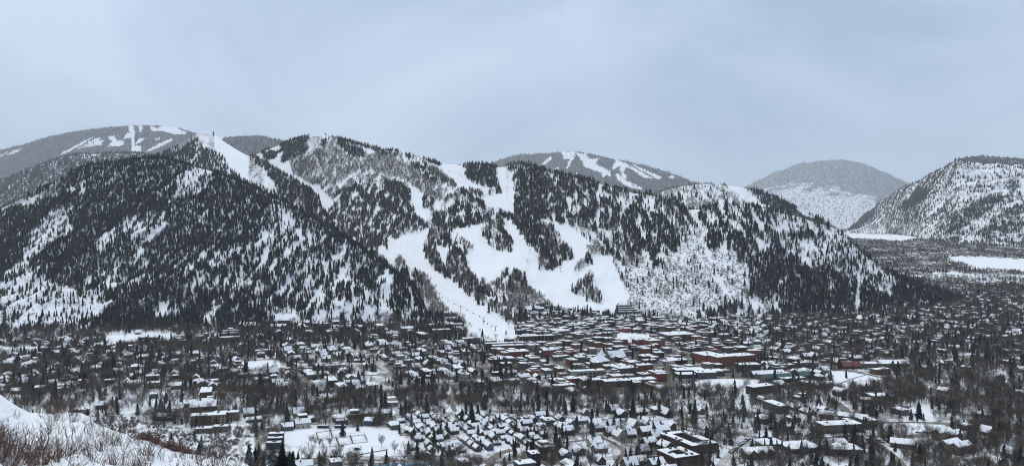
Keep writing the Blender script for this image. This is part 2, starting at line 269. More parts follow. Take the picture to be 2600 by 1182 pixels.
sheet('ski_mountain', ridgeC, [(560, 640), (850, 690), (1000, 780), (1060, 838), (1150, 830), (1290, 846), (1330, 822), (1400, 815), (1570, 812), (1650, 812), (1750, 816), (1860, 809), (2000, 803), (2200, 797), (2300, 787), (2400, 775), (2450, 768)],
      [(560, 4900), (600, 4770), (760, 4540), (820, 4300), (1000, 3850), (1200, 3310), (1290, 3230), (1400, 3000), (1600, 2700), (1740, 2430), (1860, 2350), (2000, 2300), (2111, 2250), (2228, 2150), (2330, 2120), (2450, 2200)], [(560, 2900), (850, 2450), (1000, 1900)] + [(a, float(ground_Y(b))) for a, b in ((1060, 838), (1150, 830), (1290, 846), (1330, 822), (1400, 815), (1570, 812), (1650, 812), (1750, 816), (1860, 809), (2000, 803), (2200, 797), (2300, 787), (2400, 775), (2450, 768))], 560, 2450, nr=210, seed=21, lift=lambda x: 5 * smooth(850, 880, x), amp=.34, default='m', material=MR,
      label='ski mountain with broad white runs between forest, aspen groves and brush', polys=[
    (0, 'a', [(560, 300), (1290, 300), (1290, 520), (1100, 600), (560, 600)]),
    # upper bowl
    (2, 'D', [(600, 150), (1100, 200), (1310, 160), (1260, 240), (1250, 300), (1310, 280), (1300, 300), (1230, 350), (1130, 400), (1040, 430), (900, 420), (700, 330)]),
    (2, 'R', [(690, 320), (720, 290), (790, 310), (850, 350), (900, 400), (960, 390), (1000, 330), (1070, 310), (1110, 250), (1060, 330), (1030, 380), (1030, 430), (1110, 400), (1120, 470), (1160, 550), (1220, 590), (1330, 640), (1420, 660), (1480, 760), (1560, 830), (1500, 900), (1490, 960), (1530, 1060), (1450, 1010), (1390, 950), (1420, 850), (1300, 700), (1080, 560), (900, 470), (780, 370)]),
    (2, 'R', [(780, 265), (850, 240), (940, 270), (1040, 275), (980, 330), (870, 335), (830, 290)]), (2, 'D', [(860, 350), (920, 315), (985, 325), (960, 370), (900, 400), (855, 385)]),
    (2, 'R', [(1310, 180), (1440, 165), (1510, 215), (1480, 240), (1420, 290), (1330, 330), (1210, 375), (1260, 320), (1310, 285), (1250, 240)]), (2, 'D', [(1430, 200), (1475, 200), (1475, 260), (1430, 270)]),
    (2, 'A', [(1120, 460), (1350, 340), (1480, 250), (1560, 210), (1560, 290), (1700, 360), (1740, 400), (1600, 480), (1460, 600), (1430, 650), (1330, 640), (1220, 590), (1150, 530)]),
    (2, 'a', [(1300, 500), (1420, 560), (1440, 640), (1330, 600)]), (2, 'R', [(1350, 345), (1400, 420), (1460, 580), (1440, 580), (1385, 470)]),
    (2, 's', [(1560, 210), (1590, 200), (1600, 250), (1700, 350), (1750, 390), (1700, 380), (1600, 300), (1550, 280)]),
    (2, 'D', [(1585, 200), (1640, 190), (1690, 215), (1740, 270), (1830, 290), (1880, 350), (1840, 385), (1780, 370), (1700, 340), (1640, 290), (1590, 240)]),
    (2, 'D', [(1690, 195), (1760, 205), (1952, 255), (1952, 305), (1840, 268), (1700, 245)]),
    (2, 'R', [(1730, 245), (1850, 280), (1952, 310), (1952, 350), (1880, 370), (1840, 420), (1800, 390), (1880, 340), (1830, 290)]),
    (2, 'A', [(1480, 560), (1600, 490), (1850, 440), (1952, 390), (1952, 590), (1800, 640), (1600, 690), (1500, 660)]), (2, 'R', [(1550, 560), (1650, 500), (1650, 520), (1580, 572)]), (2, 's', [(1640, 610), (1800, 500), (1910, 450), (1800, 565), (1700, 640)]),
    (2, 'm', [(1480, 950), (1560, 800), (1700, 720), (1952, 640), (1952, 1171), (1700, 1171), (1560, 1050)]),
    # upper face
    (3, 'A', [(0, 240), (250, 300), (330, 240), (480, 190), (600, 180), (680, 300), (720, 340), (850, 400), (1050, 550), (1060, 680), (1000, 680), (870, 620), (700, 500), (500, 480), (240, 530), (60, 600), (0, 600)]),
    (3, 'a', [(250, 480), (480, 430), (720, 480), (700, 520), (500, 500), (260, 560)]), (3, 'R', [(0, 540), (100, 480), (240, 380), (250, 420), (130, 500), (60, 580)]), (3, 's', [(180, 480), (330, 390), (340, 420), (220, 520)]),
    (3, 'D8', [(480, 180), (620, 175), (660, 230), (560, 250), (470, 220)]), (3, 'D8', [(330, 130), (480, 180), (470, 230), (400, 200)]),
    (3, 'R', [(655, 215), (680, 330), (710, 330), (720, 300), (780, 300), (760, 270), (700, 250), (690, 215)]), (3, 'D', [(678, 200), (740, 235), (752, 285), (700, 250)]),
    (3, 'D', [(740, 218), (900, 250), (1050, 300), (1200, 312), (1600, 318), (1600, 345), (1330, 364), (1060, 346), (900, 302)]),
    (3, 'R', [(735, 240), (900, 302), (1060, 346), (1330, 364), (1295, 400), (1310, 450), (1420, 520), (1590, 570), (1480, 600), (1460, 590), (1350, 570), (1230, 560), (1180, 500), (1100, 420), (1000, 360), (880, 310), (790, 280)]),
    (3, 'R', [(1060, 340), (1300, 355), (1300, 470), (1420, 530), (1600, 580), (1480, 606), (1230, 560), (1100, 430)]),
    (3, 'D', [(1295, 400), (1350, 350), (1450, 320), (1560, 330), (1605, 380), (1605, 480), (1640, 560), (1645, 610), (1590, 570), (1500, 545), (1400, 510), (1330, 480), (1300, 440)]),
    (3, 'R', [(1605, 370), (1640, 330), (1700, 385), (1770, 450), (1790, 560), (1780, 700), (1785, 830), (1650, 790), (1640, 780), (1500, 770), (1390, 730), (1380, 640), (1360, 620), (1480, 650), (1470, 610), (1650, 610), (1640, 520), (1605, 480)]),
    (3, 'D8', [(720, 300), (790, 300), (880, 340), (1000, 430), (1020, 490), (1000, 510), (900, 460), (760, 350)]), (3, 'X', [(880, 330), (1000, 370), (1060, 420), (1180, 500), (1200, 560), (1140, 545), (1060, 490), (960, 400)]), (3, 's', [(1000, 440), (1060, 500), (1140, 550), (1060, 540), (1010, 500)]),
    (3, 'D', [(1220, 560), (1310, 590), (1370, 640), (1380, 700), (1260, 620)]), (3, 'X', [(1330, 570), (1460, 590), (1460, 650), (1360, 605)]), (3, 'D', [(1390, 650), (1470, 700), (1520, 780), (1420, 740)]),
    (3, 'm', [(0, 640), (60, 590), (250, 500), (490, 560), (560, 610), (700, 700), (780, 760), (840, 840), (920, 930), (870, 970), (700, 950), (640, 1060), (440, 1060), (430, 1160), (250, 1120), (140, 1080), (0, 1000)]),
    (3, 'D', [(490, 490), (600, 485), (680, 520), (740, 580), (765, 640), (740, 710), (690, 690), (560, 610), (490, 570)]), (3, 'D8', [(540, 620), (740, 730), (820, 830), (920, 930), (800, 970), (700, 900), (560, 780)]),
    (3, 'R', [(700, 500), (800, 560), (880, 640), (870, 720), (900, 770), (960, 800), (930, 860), (930, 930), (880, 890), (820, 820), (790, 760), (730, 700), (765, 650), (740, 580)]), (3, 'D', [(870, 640), (915, 650), (920, 770), (875, 730)]), (3, 'S', [(930, 650), (1000, 670), (1010, 770), (930, 770)]),
    (3, 'R', [(1000, 700), (1060, 680), (1150, 570), (1220, 600), (1120, 640), (1040, 760), (980, 790)]), (3, 'a', [(1030, 770), (1130, 640), (1220, 610), (1300, 650), (1380, 720), (1480, 800), (1400, 760), (1200, 720), (1080, 780)]),
    (3, 'D8', [(1060, 870), (1170, 720), (1300, 680), (1400, 760), (1480, 830), (1490, 910), (1400, 890), (1330, 940), (1200, 980), (1100, 985), (1060, 940), (960, 920), (970, 800), (1040, 820)]),
    # lower runs
    (5, 'R', [(430, 230), (520, 170), (700, 160), (860, 90), (930, 20), (940, 110), (880, 230), (900, 330), (960, 420), (1050, 500), (1200, 570), (1250, 640), (1340, 710), (1440, 790), (1560, 860), (1640, 920), (1720, 980), (1740, 1030), (1810, 1060), (1830, 1150), (1700, 1160), (1450, 1150), (1370, 1050), (1280, 970), (1130, 880), (1040, 780), (960, 640), (880, 500), (720, 460), (540, 420), (480, 350), (400, 300)]),
    (5, 'D', [(490, 150), (520, 160), (525, 250), (495, 230)]), (5, 'A', [(590, 390), (640, 350), (690, 390), (690, 460), (600, 460)]),
    (5, 'Xs', [(885, 240), (950, 60), (1040, 160), (1080, 240), (1000, 290), (1040, 340), (1060, 440), (1100, 520), (1000, 470), (930, 370)]), (5, 'X', [(900, 260), (1000, 290), (1040, 340), (1100, 510), (1000, 460), (930, 370)]),
    (5, 'D8', [(1030, 210), (1080, 100), (1180, 140), (1260, 190), (1290, 290), (1280, 340), (1330, 470), (1300, 500), (1250, 400), (1230, 300), (1120, 250)]), (5, 'X', [(1260, 190), (1360, 220), (1370, 270), (1280, 290)]),
    (5, 'X', [(1130, 320), (1240, 330), (1330, 470), (1360, 540), (1330, 710), (1250, 640), (1160, 540), (1110, 460)]), (5, 'R', [(1015, 230), (1090, 240), (1120, 330), (1110, 480), (1050, 400), (1010, 280)]),
    (5, 'R', [(1090, 92), (1400, 10), (1480, 20), (1470, 120), (1560, 260), (1750, 290), (1750, 190), (1650, 60), (1680, 0), (1660, -60), (1600, -90), (1680, -40), (1760, 0), (1850, 100), (1952, 250), (1952, 650), (1760, 640), (1650, 560), (1560, 600), (1400, 560), (1330, 470), (1280, 340), (1370, 270), (1360, 220), (1200, 130)]),
    (5, 'Xs', [(1450, 60), (1500, 10), (1620, 50), (1750, 200), (1755, 290), (1560, 265), (1490, 120)]), (5, 'D', [(1620, -40), (1690, -40), (1670, 60), (1755, 190), (1740, 205), (1650, 100)]), (5, 'D8', [(1560, -100), (1620, -60), (1600, 0), (1570, -30)]),
    (6, 'R', [(0, 280), (190, 290), (200, 190), (110, 0), (60, -60), (220, -40), (300, 130), (430, 290), (480, 340), (450, 380), (470, 450), (580, 470), (640, 460), (690, 370), (800, 350), (790, 290), (690, 190), (630, 60), (560, 0), (480, -40), (660, -20), (760, 80), (900, 130), (970, 180), (920, 250), (980, 320), (1200, 320), (1210, 420), (1270, 540), (1340, 700), (1360, 790), (1250, 870), (1100, 900), (900, 850), (700, 870), (620, 820), (530, 790), (500, 720), (370, 650), (340, 640), (330, 520), (190, 470), (80, 560), (0, 600)]),
    (5, 'X', [(1640, 550), (1690, 470), (1780, 490), (1890, 510), (1910, 640), (1840, 660), (1700, 640)]), (5, 'A', [(1350, 700), (1400, 600), (1560, 600), (1700, 680), (1952, 690), (1952, 860), (1830, 860), (1730, 980), (1620, 900), (1560, 850), (1440, 780)]),
    (5, 's', [(1550, 640), (1700, 700), (1740, 800), (1600, 820), (1480, 760)]), (5, 'D8', [(1360, 620), (1420, 610), (1540, 700), (1530, 750), (1400, 720)]), (5, 'X', [(1620, 860), (1760, 850), (1760, 960), (1680, 950)]),
    (5, 'A', [(850, 480), (930, 560), (1030, 780), (1130, 880), (900, 910), (820, 740)]),
    (6, 'Xs', [(-20, 40), (20, 0), (100, 110), (190, 200), (195, 290), (0, 270)]), (6, 'D', [(60, 0), (110, 0), (110, 60), (195, 190), (180, 205), (100, 110)]),
    (6, 'D', [(200, -60), (480, -60), (450, 80), (520, 250), (600, 340), (630, 450), (590, 470), (560, 370), (470, 310), (400, 260), (330, 180), (260, 60)]), (6, 'X', [(470, 80), (440, -10), (560, 0), (620, 60), (680, 180), (740, 230), (800, 310), (790, 350), (690, 380), (640, 350), (560, 260), (500, 170)]), (6, 's', [(440, 90), (480, 140), (560, 290), (530, 260), (460, 150)]),
    (6, 'A', [(445, 360), (520, 370), (525, 460), (480, 460)]), (6, 'D', [(920, 310), (960, 300), (995, 400), (930, 430)]), (6, 'A', [(810, 490), (860, 400), (920, 360), (930, 430), (870, 480)]), (6, 'X', [(770, 660), (900, 560), (960, 510), (1000, 540), (990, 610), (1040, 670), (1100, 740), (1080, 790), (950, 760), (860, 710)]),
    (6, 'X', [(90, 560), (130, 480), (200, 470), (330, 520), (345, 640), (200, 650)]), (6, 'A', [(110, 680), (350, 660), (520, 760), (530, 830), (300, 860), (150, 750)]),
    (6, 'A', [(930, 250), (1000, 160), (1070, 160), (1080, 320), (980, 315)]), (6, 'D8', [(1090, 290), (1100, 200), (1180, 170), (1240, 300)]), (6, 's', [(1180, 300), (1320, 290), (1320, 340), (1200, 340)]),
    (6, 'B', [(1210, 360), (1500, 330), (1850, 280), (2000, 300), (2000, 960), (1700, 960), (1450, 910), (1360, 790), (1300, 620), (1230, 500)]),
    (6, 'D8', [(1580, 400), (1690, 330), (1650, 520)]), (6, 'A', [(1212, 380), (1500, 350), (1480, 400), (1230, 420)]), (6, 'A', [(1212, 400), (1290, 560), (1340, 680), (1300, 620), (1230, 490)]), (6, 'D8', [(1820, 620), (1890, 640), (1860, 820)]), (6, 'D8', [(1900, 650), (1960, 660), (1960, 740)]),
    # right shoulder
    (4, 'M', [(540, 240), (900, 300), (1200, 390), (1250, 450), (1260, 620), (1300, 750), (1200, 830), (1020, 800), (900, 760), (680, 740), (560, 690), (580, 530)]), (4, 'D', [(400, 170), (700, 255), (1000, 325), (1000, 370), (700, 300), (420, 220)]),
    (4, 'D', [(140, 160), (300, 150), (400, 180), (560, 240), (530, 420), (580, 530), (560, 690), (470, 690), (440, 740), (280, 700), (220, 640), (220, 420), (200, 260)]), (4, 'X', [(140, 160), (280, 150), (260, 400), (220, 420), (200, 260)]), (4, 'D', [(75, 620), (160, 660), (230, 680), (290, 790), (250, 800), (200, 720), (80, 670)]), (4, 'D', [(260, 690), (480, 690), (480, 760), (430, 800), (300, 800)]),
    (4, 'S', [(720, 450), (850, 430), (930, 520), (900, 620), (800, 690), (760, 600)]), (4, 'S', [(600, 290), (700, 300), (680, 420), (600, 400)]), (4, 'S', [(540, 420), (600, 560), (600, 660), (560, 640)]),
    (4, 'R', [(470, 690), (600, 730), (760, 780), (850, 840), (920, 890), (970, 950), (920, 1030), (800, 1080), (780, 1000), (700, 900), (620, 790), (480, 740)]), (4, 'a', [(680, 740), (1020, 810), (1200, 830), (1210, 890), (1000, 890), (900, 860), (760, 780)]),
    (4, 's', [(1260, 440), (1420, 470), (1390, 580), (1330, 640), (1280, 560)]), (4, 'D8', [(1290, 620), (1450, 560), (1560, 600), (1700, 720), (1760, 800), (1780, 880), (1900, 900), (1900, 1000), (1700, 1000), (1600, 1130), (1560, 1080), (1480, 1010), (1330, 1030), (1300, 900)]),
    (4, 'S', [(1450, 460), (1650, 480), (1800, 590), (1952, 640), (1952, 900), (1800, 780), (1600, 640)]), (4, 'Xs', [(1090, 880), (1300, 880), (1330, 1030), (1240, 1050), (1090, 900)]),
    (7, 'm', [(0, 300), (350, 420), (800, 370), (1300, 440), (1800, 590), (1952, 700), (1952, 1171), (900, 1171), (500, 800), (350, 640)]),
    (7, 'S', [(350, 420), (800, 370), (1170, 410), (1480, 480), (1800, 570), (1980, 700), (1980, 900), (1700, 640), (1250, 620), (1000, 560), (560, 560), (430, 500)]), (7, 's', [(1250, 460), (1480, 490), (1750, 600), (1700, 660), (1500, 650), (1300, 640), (1240, 560)]),
    (7, 'D8', [(560, 560), (750, 540), (900, 440), (1000, 470), (1050, 600), (1100, 640), (1080, 740), (950, 820), (820, 800), (740, 820), (560, 790)]),
    (7, 'B', [(350, 640), (540, 600), (560, 800), (820, 830), (900, 980), (1000, 1100), (950, 1300), (0, 1500), (0, 1000), (250, 850)]),
    (7, 'M', [(1130, 600), (1300, 640), (1500, 650), (1700, 680), (1800, 800), (1750, 900), (1500, 950), (1380, 860), (1250, 760)]), (7, 's', [(1130, 720), (1200, 740), (1210, 850), (1100, 800)]),
    (10, 'D', [(850, 640), (1000, 560), (1060, 640), (1200, 600), (1400, 760), (1500, 820), (1620, 830), (1650, 740), (1800, 760), (2000, 850), (2040, 920), (1720, 960), (1640, 860), (1500, 950), (1400, 1000), (1040, 990), (1000, 780), (870, 760)]),
    (10, 'D', [(1400, 520), (1500, 600), (1640, 700), (1800, 760), (1650, 760), (1560, 690), (1440, 580)]),
    (10, 's', [(1290, 470), (1420, 560), (1560, 680), (1640, 790), (1600, 830), (1520, 740), (1400, 640), (1300, 560)]), (10, 'S', [(1080, 560), (1200, 520), (1290, 560), (1320, 660), (1200, 700), (1100, 640)]), (10, 'R', [(1400, 640), (1440, 740), (1425, 930), (1450, 930), (1462, 740)]), (10, 's', [(1600, 900), (1680, 900), (1690, 960), (1600, 970)]), (10, 's', [(940, 900), (1000, 820), (1010, 900), (960, 960)])])
sheet('rear_hill', [(1620, 512), (1690, 480), (1725, 471), (1778, 464), (1836, 468), (1875, 470), (1900, 477), (1920, 482), (1960, 495), (2000, 515), (2025, 526), (2060, 545), (2090, 558), (2112, 580), (2150, 620)], [(1620, 620), (2150, 640)], [(1620, 3700), (2150, 3350)], [(1620, 2800), (2150, 2750)], 1620, 2150, nr=70, seed=31, lift=3, amp=.4, default='A',
      label='pale aspen-covered hill with one broad white run behind the rocky spur', polys=[
    (7, 'a', [(300, 190), (720, 190), (760, 260), (600, 330), (330, 330)]), (7, 's', [(350, 200), (440, 240), (400, 260)]), (7, 's', [(640, 360), (760, 310), (830, 360), (800, 390), (600, 420)]), (7, 's', [(510, 290), (600, 270), (600, 300), (520, 320)]),
    (7, 'R', [(730, 190), (930, 215), (1000, 280), (1100, 360), (1200, 410), (1300, 450), (1200, 460), (1100, 440), (950, 380), (860, 280), (780, 225)]),
    (7, 'D', [(990, 255), (1060, 220), (1230, 280), (1350, 350), (1450, 390), (1500, 420), (1600, 480), (1780, 575), (1700, 570), (1600, 540), (1480, 490), (1250, 425), (1130, 370), (1050, 300)]), (7, 'R', [(1430, 425), (1490, 435), (1650, 525), (1560, 505)]), (7, 'D8', [(200, 290), (290, 250), (360, 370), (300, 400), (220, 360)])])
sheet('far_ski_mountain', [(1180, 440), (1250, 412), (1310, 394), (1400, 388), (1455, 385), (1500, 390), (1560, 405), (1600, 411), (1660, 426), (1720, 446), (1750, 458), (1800, 470), (1900, 500)], [(1180, 530), (1900, 560)], [(1180, 18000), (1900, 16000)], [(1180, 13500), (1900, 12000)], 1180, 1900, nr=80, seed=41, amp=1.0, rough=1.5, ns=4.0, default='D', cov=2.2,
      label='distant hazy ski mountain with thin branching white runs', polys=[
    (4, 'R', [(835, 75), (930, 80), (960, 130), (1060, 120), (1020, 180), (1100, 220), (1170, 250), (1180, 310), (1140, 280), (1100, 310), (1080, 260), (1000, 240), (920, 210), (900, 160)]), (4, 'R', [(1225, 140), (1320, 170), (1500, 270), (1590, 320), (1500, 315), (1400, 240), (1330, 210), (1300, 260), (1350, 350), (1290, 315), (1260, 190), (1190, 245), (1190, 220)]),
    (4, 'R', [(1370, 170), (1500, 230), (1680, 310), (1650, 335), (1560, 285), (1460, 235)]), (4, 's', [(1220, 290), (1250, 260), (1280, 320), (1490, 420), (1490, 440), (1330, 400), (1250, 345)]), (4, 's', [(480, 190), (570, 105), (600, 130), (510, 192)]), (4, 's', [(600, 240), (670, 200), (650, 232)]), (4, 'R', [(800, 295), (835, 255), (840, 275)]),
    (4, 's', [(690, 60), (830, 60), (800, 130), (750, 225), (730, 220), (760, 130), (700, 130)]), (4, 'R', [(1740, 310), (1800, 290), (1800, 328)])])
sheet('mist_mountain', [(1780, 520), (1850, 492), (1920, 461), (1960, 441), (2030, 416), (2110, 404), (2140, 405), (2200, 418), (2250, 440), (2305, 464), (2400, 500), (2700, 560)], [(1780, 592), (2700, 592)], [(1780, 26000), (2700, 26000)], [(1780, 18500), (2700, 18500)], 1780, 2700, dx=6, nr=90, seed=51, amp=2.2, default='D8', cov=1.6, jit=22, rough=2.5, ang=.4, ns=6.0,
      label='grey rounded mountain fading into mist at the head of the valley', polys=[(0, 'D', [(1780, 380), (2700, 380), (2700, 600), (2260, 560), (2230, 510), (2120, 480), (2000, 470), (1780, 520)])])
sheet('valley_mountain', [(2120, 600), (2159, 577), (2190, 550), (2220, 525), (2228, 512), (2274, 484), (2323, 463), (2369, 435), (2389, 423), (2430, 404), (2459, 409), (2520, 413), (2600, 416), (2900, 440), (3400, 480)],
      [(2120, 594), (2190, 595), (2249, 597), (2300, 605), (2343, 628), (2459, 636), (2600, 633), (2900, 650), (3400, 690)], [(2120, 9600), (2190, 9500), (2228, 9200), (2323, 7600), (2430, 6300), (2600, 5750), (3400, 5300)], [(2120, 9000), (2249, 8200), (2300, 6500), (2343, 5400), (2459, 4850), (2600, 4650), (3400, 4200)], 2120, 3400, nr=140, seed=61, amp=1.6, default='Xs', material=MH_, cov=2.0, jit=9, rough=6, lift=3, ang=-.75, ns=2.6,
      label='rocky snow-streaked mountain rising over the far end of the valley', polys=[
    (8, 'D', [(720, 590), (850, 470), (900, 390), (1010, 460), (940, 540), (760, 640)]), (8, 'D', [(230, 790), (350, 690), (480, 590), (460, 700), (330, 800), (230, 830)]), (8, 'A', [(1080, 490), (1200, 440), (1390, 415), (1390, 490), (1200, 520)]), (8, 'S', [(860, 360), (1130, 200), (1200, 220), (1100, 300), (1000, 380)]),
    (8, 's', [(1300, 140), (1430, 160), (1420, 200), (1330, 200)]), (8, 'A', [(1300, 210), (1520, 180), (1480, 310), (1320, 260)]), (8, 's', [(1300, 310), (1600, 260), (1952, 180), (1952, 260), (1700, 320), (1400, 380), (1150, 440)]), (8, 'R', [(1910, 330), (1960, 310), (1960, 500), (1920, 450)]),
    (8, 'D8', [(1200, 660), (1400, 600), (1900, 300), (1900, 400), (1500, 700), (1300, 860), (1200, 860)]), (8, 'D8', [(980, 940), (1300, 900), (1600, 960), (1952, 940), (1952, 1040), (1000, 1020)]), (8, 'a', [(620, 780), (900, 740), (1100, 800), (1000, 920), (780, 880)]), (8, 'D8', [(1500, 850), (1800, 600), (1952, 560), (1952, 800), (1600, 920)])])
sheet('plateau', [(2380, 440), (2434, 402), (2480, 397), (2540, 399), (2600, 404), (2900, 430), (3400, 470)], [(2380, 470), (3400, 520)], [(2380, 8800), (3400, 8200)], [(2380, 7700), (3400, 7300)], 2380, 3400, dx=6, nr=30, seed=66, amp=.3, default='D', cov=1.8, label='dark wooded plateau along the top of the rocky valley mountain')
# ---- the foreground hillside the photograph is taken from
ridgeH = [(-2600, 760), (-800, 820), (-200, 935), (0, 1001), (25, 1017), (51, 1032), (76, 1043), (121, 1046), (176, 1042), (205, 1045), (226, 1056), (243, 1075), (284, 1091), (322, 1101), (335, 1114), (379, 1120), (407, 1131), (429, 1138), (471, 1148), (522, 1153), (591, 1165), (626, 1171), (640, 1183), (800, 1235), (1300, 1360), (2600, 1560), (4200, 1700)]
xs = np.concatenate([np.arange(-2600, -300, 40), np.arange(-300, 900, 3.0), np.arange(900, 4200, 40)])
ry = interp(ridgeH, xs); YR = interp([(-2600, 150), (-200, 128), (0, 120), (200, 117), (400, 111), (640, 104), (1300, 88), (4200, 60)], xs)
t = np.linspace(0, 1, 150)[:, None]; zc = CZ + (HY - ry) / F * YR
Yn = 1.5; zn = CZ - 1.7
Y = Yn + (YR - Yn) * t
midz = zn + (zc - zn) * t; sag = -3.6 * np.sin(np.pi * np.clip(t, 0, 1)) ** 1.3 * smooth(1100, 640, xs) - 1.6 * np.sin(np.pi * np.clip(t, 0, 1))
Z = midz + sag; tb = (np.linspace(0, 1, 91)[1:] ** 1.3)[:, None]
Yb = YR + (zc + 6) * 2.1 * tb; Zb = zc - (zc + 6) * tb
X = np.vstack([(xs - CX) / F * Y, (xs - CX) / F * Yb]); Y = np.vstack([Y, Yb]); Z = np.vstack([Z, Zb]); T = np.vstack([t + 0 * xs, 1 + tb + 0 * xs])
wn = smooth(.3, .6, T) * (1 - .7 * smooth(.93, 1, T)) + .7 * smooth(1, 1.1, T)
Z = Z + wn * (.9 * fbm(X / 16, Y / 16, 71, 4) + .22 * fbm(X / 2.6, Y / 2.6, 75, 3)) + smooth(1.02, 1.2, T) * 3 * fbm(X / 40, Y / 40, 77, 3)
PH = np.stack([X, Y, Z], -1); hill = grid_obj('hillside', PH, MH_)
set_cover(hill, -.6 + 0 * X, np.ones(X.shape + (4,)) * .1); tag(hill, 'snowy brush-dotted hillside in front of the town', 'hillside', kind='structure')
SHEETS['hillside'] = dict(P=PH, T=T, xs=xs)
# ---- the valley floor, out to the horizon
gx = np.concatenate([np.linspace(-1100, -100, 40)[:-1], np.arange(-100, 2700, 9.0), np.linspace(2700, 3700, 40)])
gY = np.concatenate([np.arange(300, 2600, 11.0), 2600 * (28000 / 2600) ** np.linspace(0, 1, 150)])
GX = (gx[None, :] - CX) / F * gY[:, None]; GY = gY[:, None] + 0 * gx[None, :]
PG = np.stack([GX, GY, zground(GY)], -1); ground = grid_obj('ground', PG, MT)
# ------------------------------------------------------------------ tree shapes (unit height)
class MB:
    """collects verts and faces"""
    def __init__(s): s.v = []; s.f = []; s.m = []
    def tri_fan(s, apex, ring, mi=0):
        a = len(s.v); s.v.append(apex); s.v.extend(ring); n = len(ring)
        for i in range(n): s.f.append((a, a + 1 + i, a + 1 + (i + 1) % n)); s.m.append(mi)
    def strip(s, p, q, w0, w1, side, mi=0):
        p, q, side = Vector(p), Vector(q), Vector(side); a = len(s.v)
        s.v += [tuple(p - side * w0), tuple(p + side * w0), tuple(q + side * w1), tuple(q - side * w1)]; s.f.append((a, a + 1, a + 2, a + 3)); s.m.append(mi)
    def prism(s, p, q, r0, r1, n=4, mi=0):
        p, q = Vector(p), Vector(q); d = (q - p).normalized(); u = d.orthogonal().normalized(); v = d.cross(u); a = len(s.v)
        for c, r in ((p, r0), (q, r1)):
            for i in range(n): an = 2 * math.pi * i / n; s.v.append(tuple(c + (u * math.cos(an) + v * math.sin(an)) * r))
        for i in range(n): s.f.append((a + i, a + (i + 1) % n, a + n + (i + 1) % n, a + n + i)); s.m.append(mi)
    def box(s, x0, x1, y0, y1, z0, z1, mi=0):
        a = len(s.v); s.v += [(x, y, z) for z in (z0, z1) for x, y in ((x0, y0), (x1, y0), (x1, y1), (x0, y1))]
        for q in ((0, 3, 2, 1), (4, 5, 6, 7), (0, 1, 5, 4), (1, 2, 6, 5), (2, 3, 7, 6), (3, 0, 4, 7)): s.f.append(tuple(a + i for i in q)); s.m.append(mi)
    def poly_prism(s, pts, z0, z1, mi=0):
        a = len(s.v); n = len(pts); s.v += [(x, y, z0) for x, y in pts] + [(x, y, z1) for x, y in pts]
        s.f.append(tuple(a + n + i for i in range(n))); s.m.append(mi); s.f.append(tuple(a + n - 1 - i for i in range(n))); s.m.append(mi)
        for i in range(n): j = (i + 1) % n; s.f.append((a + i, a + j, a + n + j, a + n + i)); s.m.append(mi)
    def mesh(s, name, mats):
        me = bpy.data.meshes.new(name); me.from_pydata(s.v, [], s.f); me.update()
        for m_ in mats: me.materials.append(m_)
        if len(mats) > 1: me.polygons.foreach_set('material_index', np.array(s.m, np.int32))
        return me
def conifer(r, tiers, spikes, R=.17, base=.06):
    cr_ = MB()
    for k in range(tiers):
        f = k / tiers; h = base + (1 - base) * f ** .92; dh = (1 - base) / tiers
        rad = R * (1 - f) ** .85 * (1 + .25 * r.uniform(-1, 1)) + .012; n = max(4, spikes - int(f * 2)); ring = []; ph = r.uniform(0, 6.28)
        ox, oy = r.uniform(-.012, .012), r.uniform(-.012, .012)
        for i in range(2 * n):
            a = ph + math.pi * i / n; rr = rad * (r.uniform(.78, 1.25) if i % 2 == 0 else r.uniform(.38, .62))
            ring.append((ox + math.cos(a) * rr, oy + math.sin(a) * rr, h + (-.035 if i % 2 == 0 else .015) + r.uniform(-.012, .012)))
        cr_.tri_fan((ox, oy, min(1.0, h + dh * 2.1)), ring)
    tr = MB(); tr.prism((0, 0, -.03), (0, 0, .35), .016, .009, 4)
    return tr, cr_
def bare(r, spread=.30, twigs=260, limbs=7, tw=.0052, vase=.5):
    tr, cr_ = MB(), MB(); top = Vector((r.uniform(-.03, .03), r.uniform(-.03, .03), .78))
    tr.prism((0, 0, -.03), tuple(top * .45), .019, .012, 5); tr.prism(tuple(top * .45), tuple(top), .012, .004, 4); nodes = [(top * .9, Vector((0, 0, 1)))]
    for i in range(limbs):
        h = r.uniform(.16, .62); a = 6.28 * (i + r.random() * .7) / limbs; d = Vector((math.cos(a), math.sin(a), r.uniform(.6, 1.6) * (1 + vase))).normalized()
        p = top * (h / .78); ln = r.uniform(.22, .42) * (1.1 - h * .5); q = p + d * ln; q.z = min(q.z, .95)
        q2 = q + (d + Vector((0, 0, .8))).normalized() * ln * .6; q2.z = min(q2.z, 1.0)
        k = spread / max(.05, math.hypot(q2.x, q2.y));
        if k < 1: q2.x *= k; q2.y *= k
        tr.prism(tuple(p), tuple(q), .009, .005, 3); tr.prism(tuple(q), tuple(q2), .005, .002, 3); nodes += [(q, d), (q2, d), ((p + q) / 2, d), ((q + q2) / 2, d)]
    for i in range(twigs):
        p, d = r.choice(nodes); p = p + Vector((r.gauss(0, .05), r.gauss(0, .05), r.gauss(0, .04)))
        dd = (d + Vector((r.gauss(0, .7), r.gauss(0, .7), r.gauss(.35, .5)))).normalized(); ln = r.uniform(.06, .17); q = p + dd * ln
        side = dd.cross(Vector((r.gauss(0, 1), r.gauss(0, 1), r.gauss(0, 1)))).normalized(); cr_.strip(p, q, tw, tw * .45, side)
    return tr, cr_
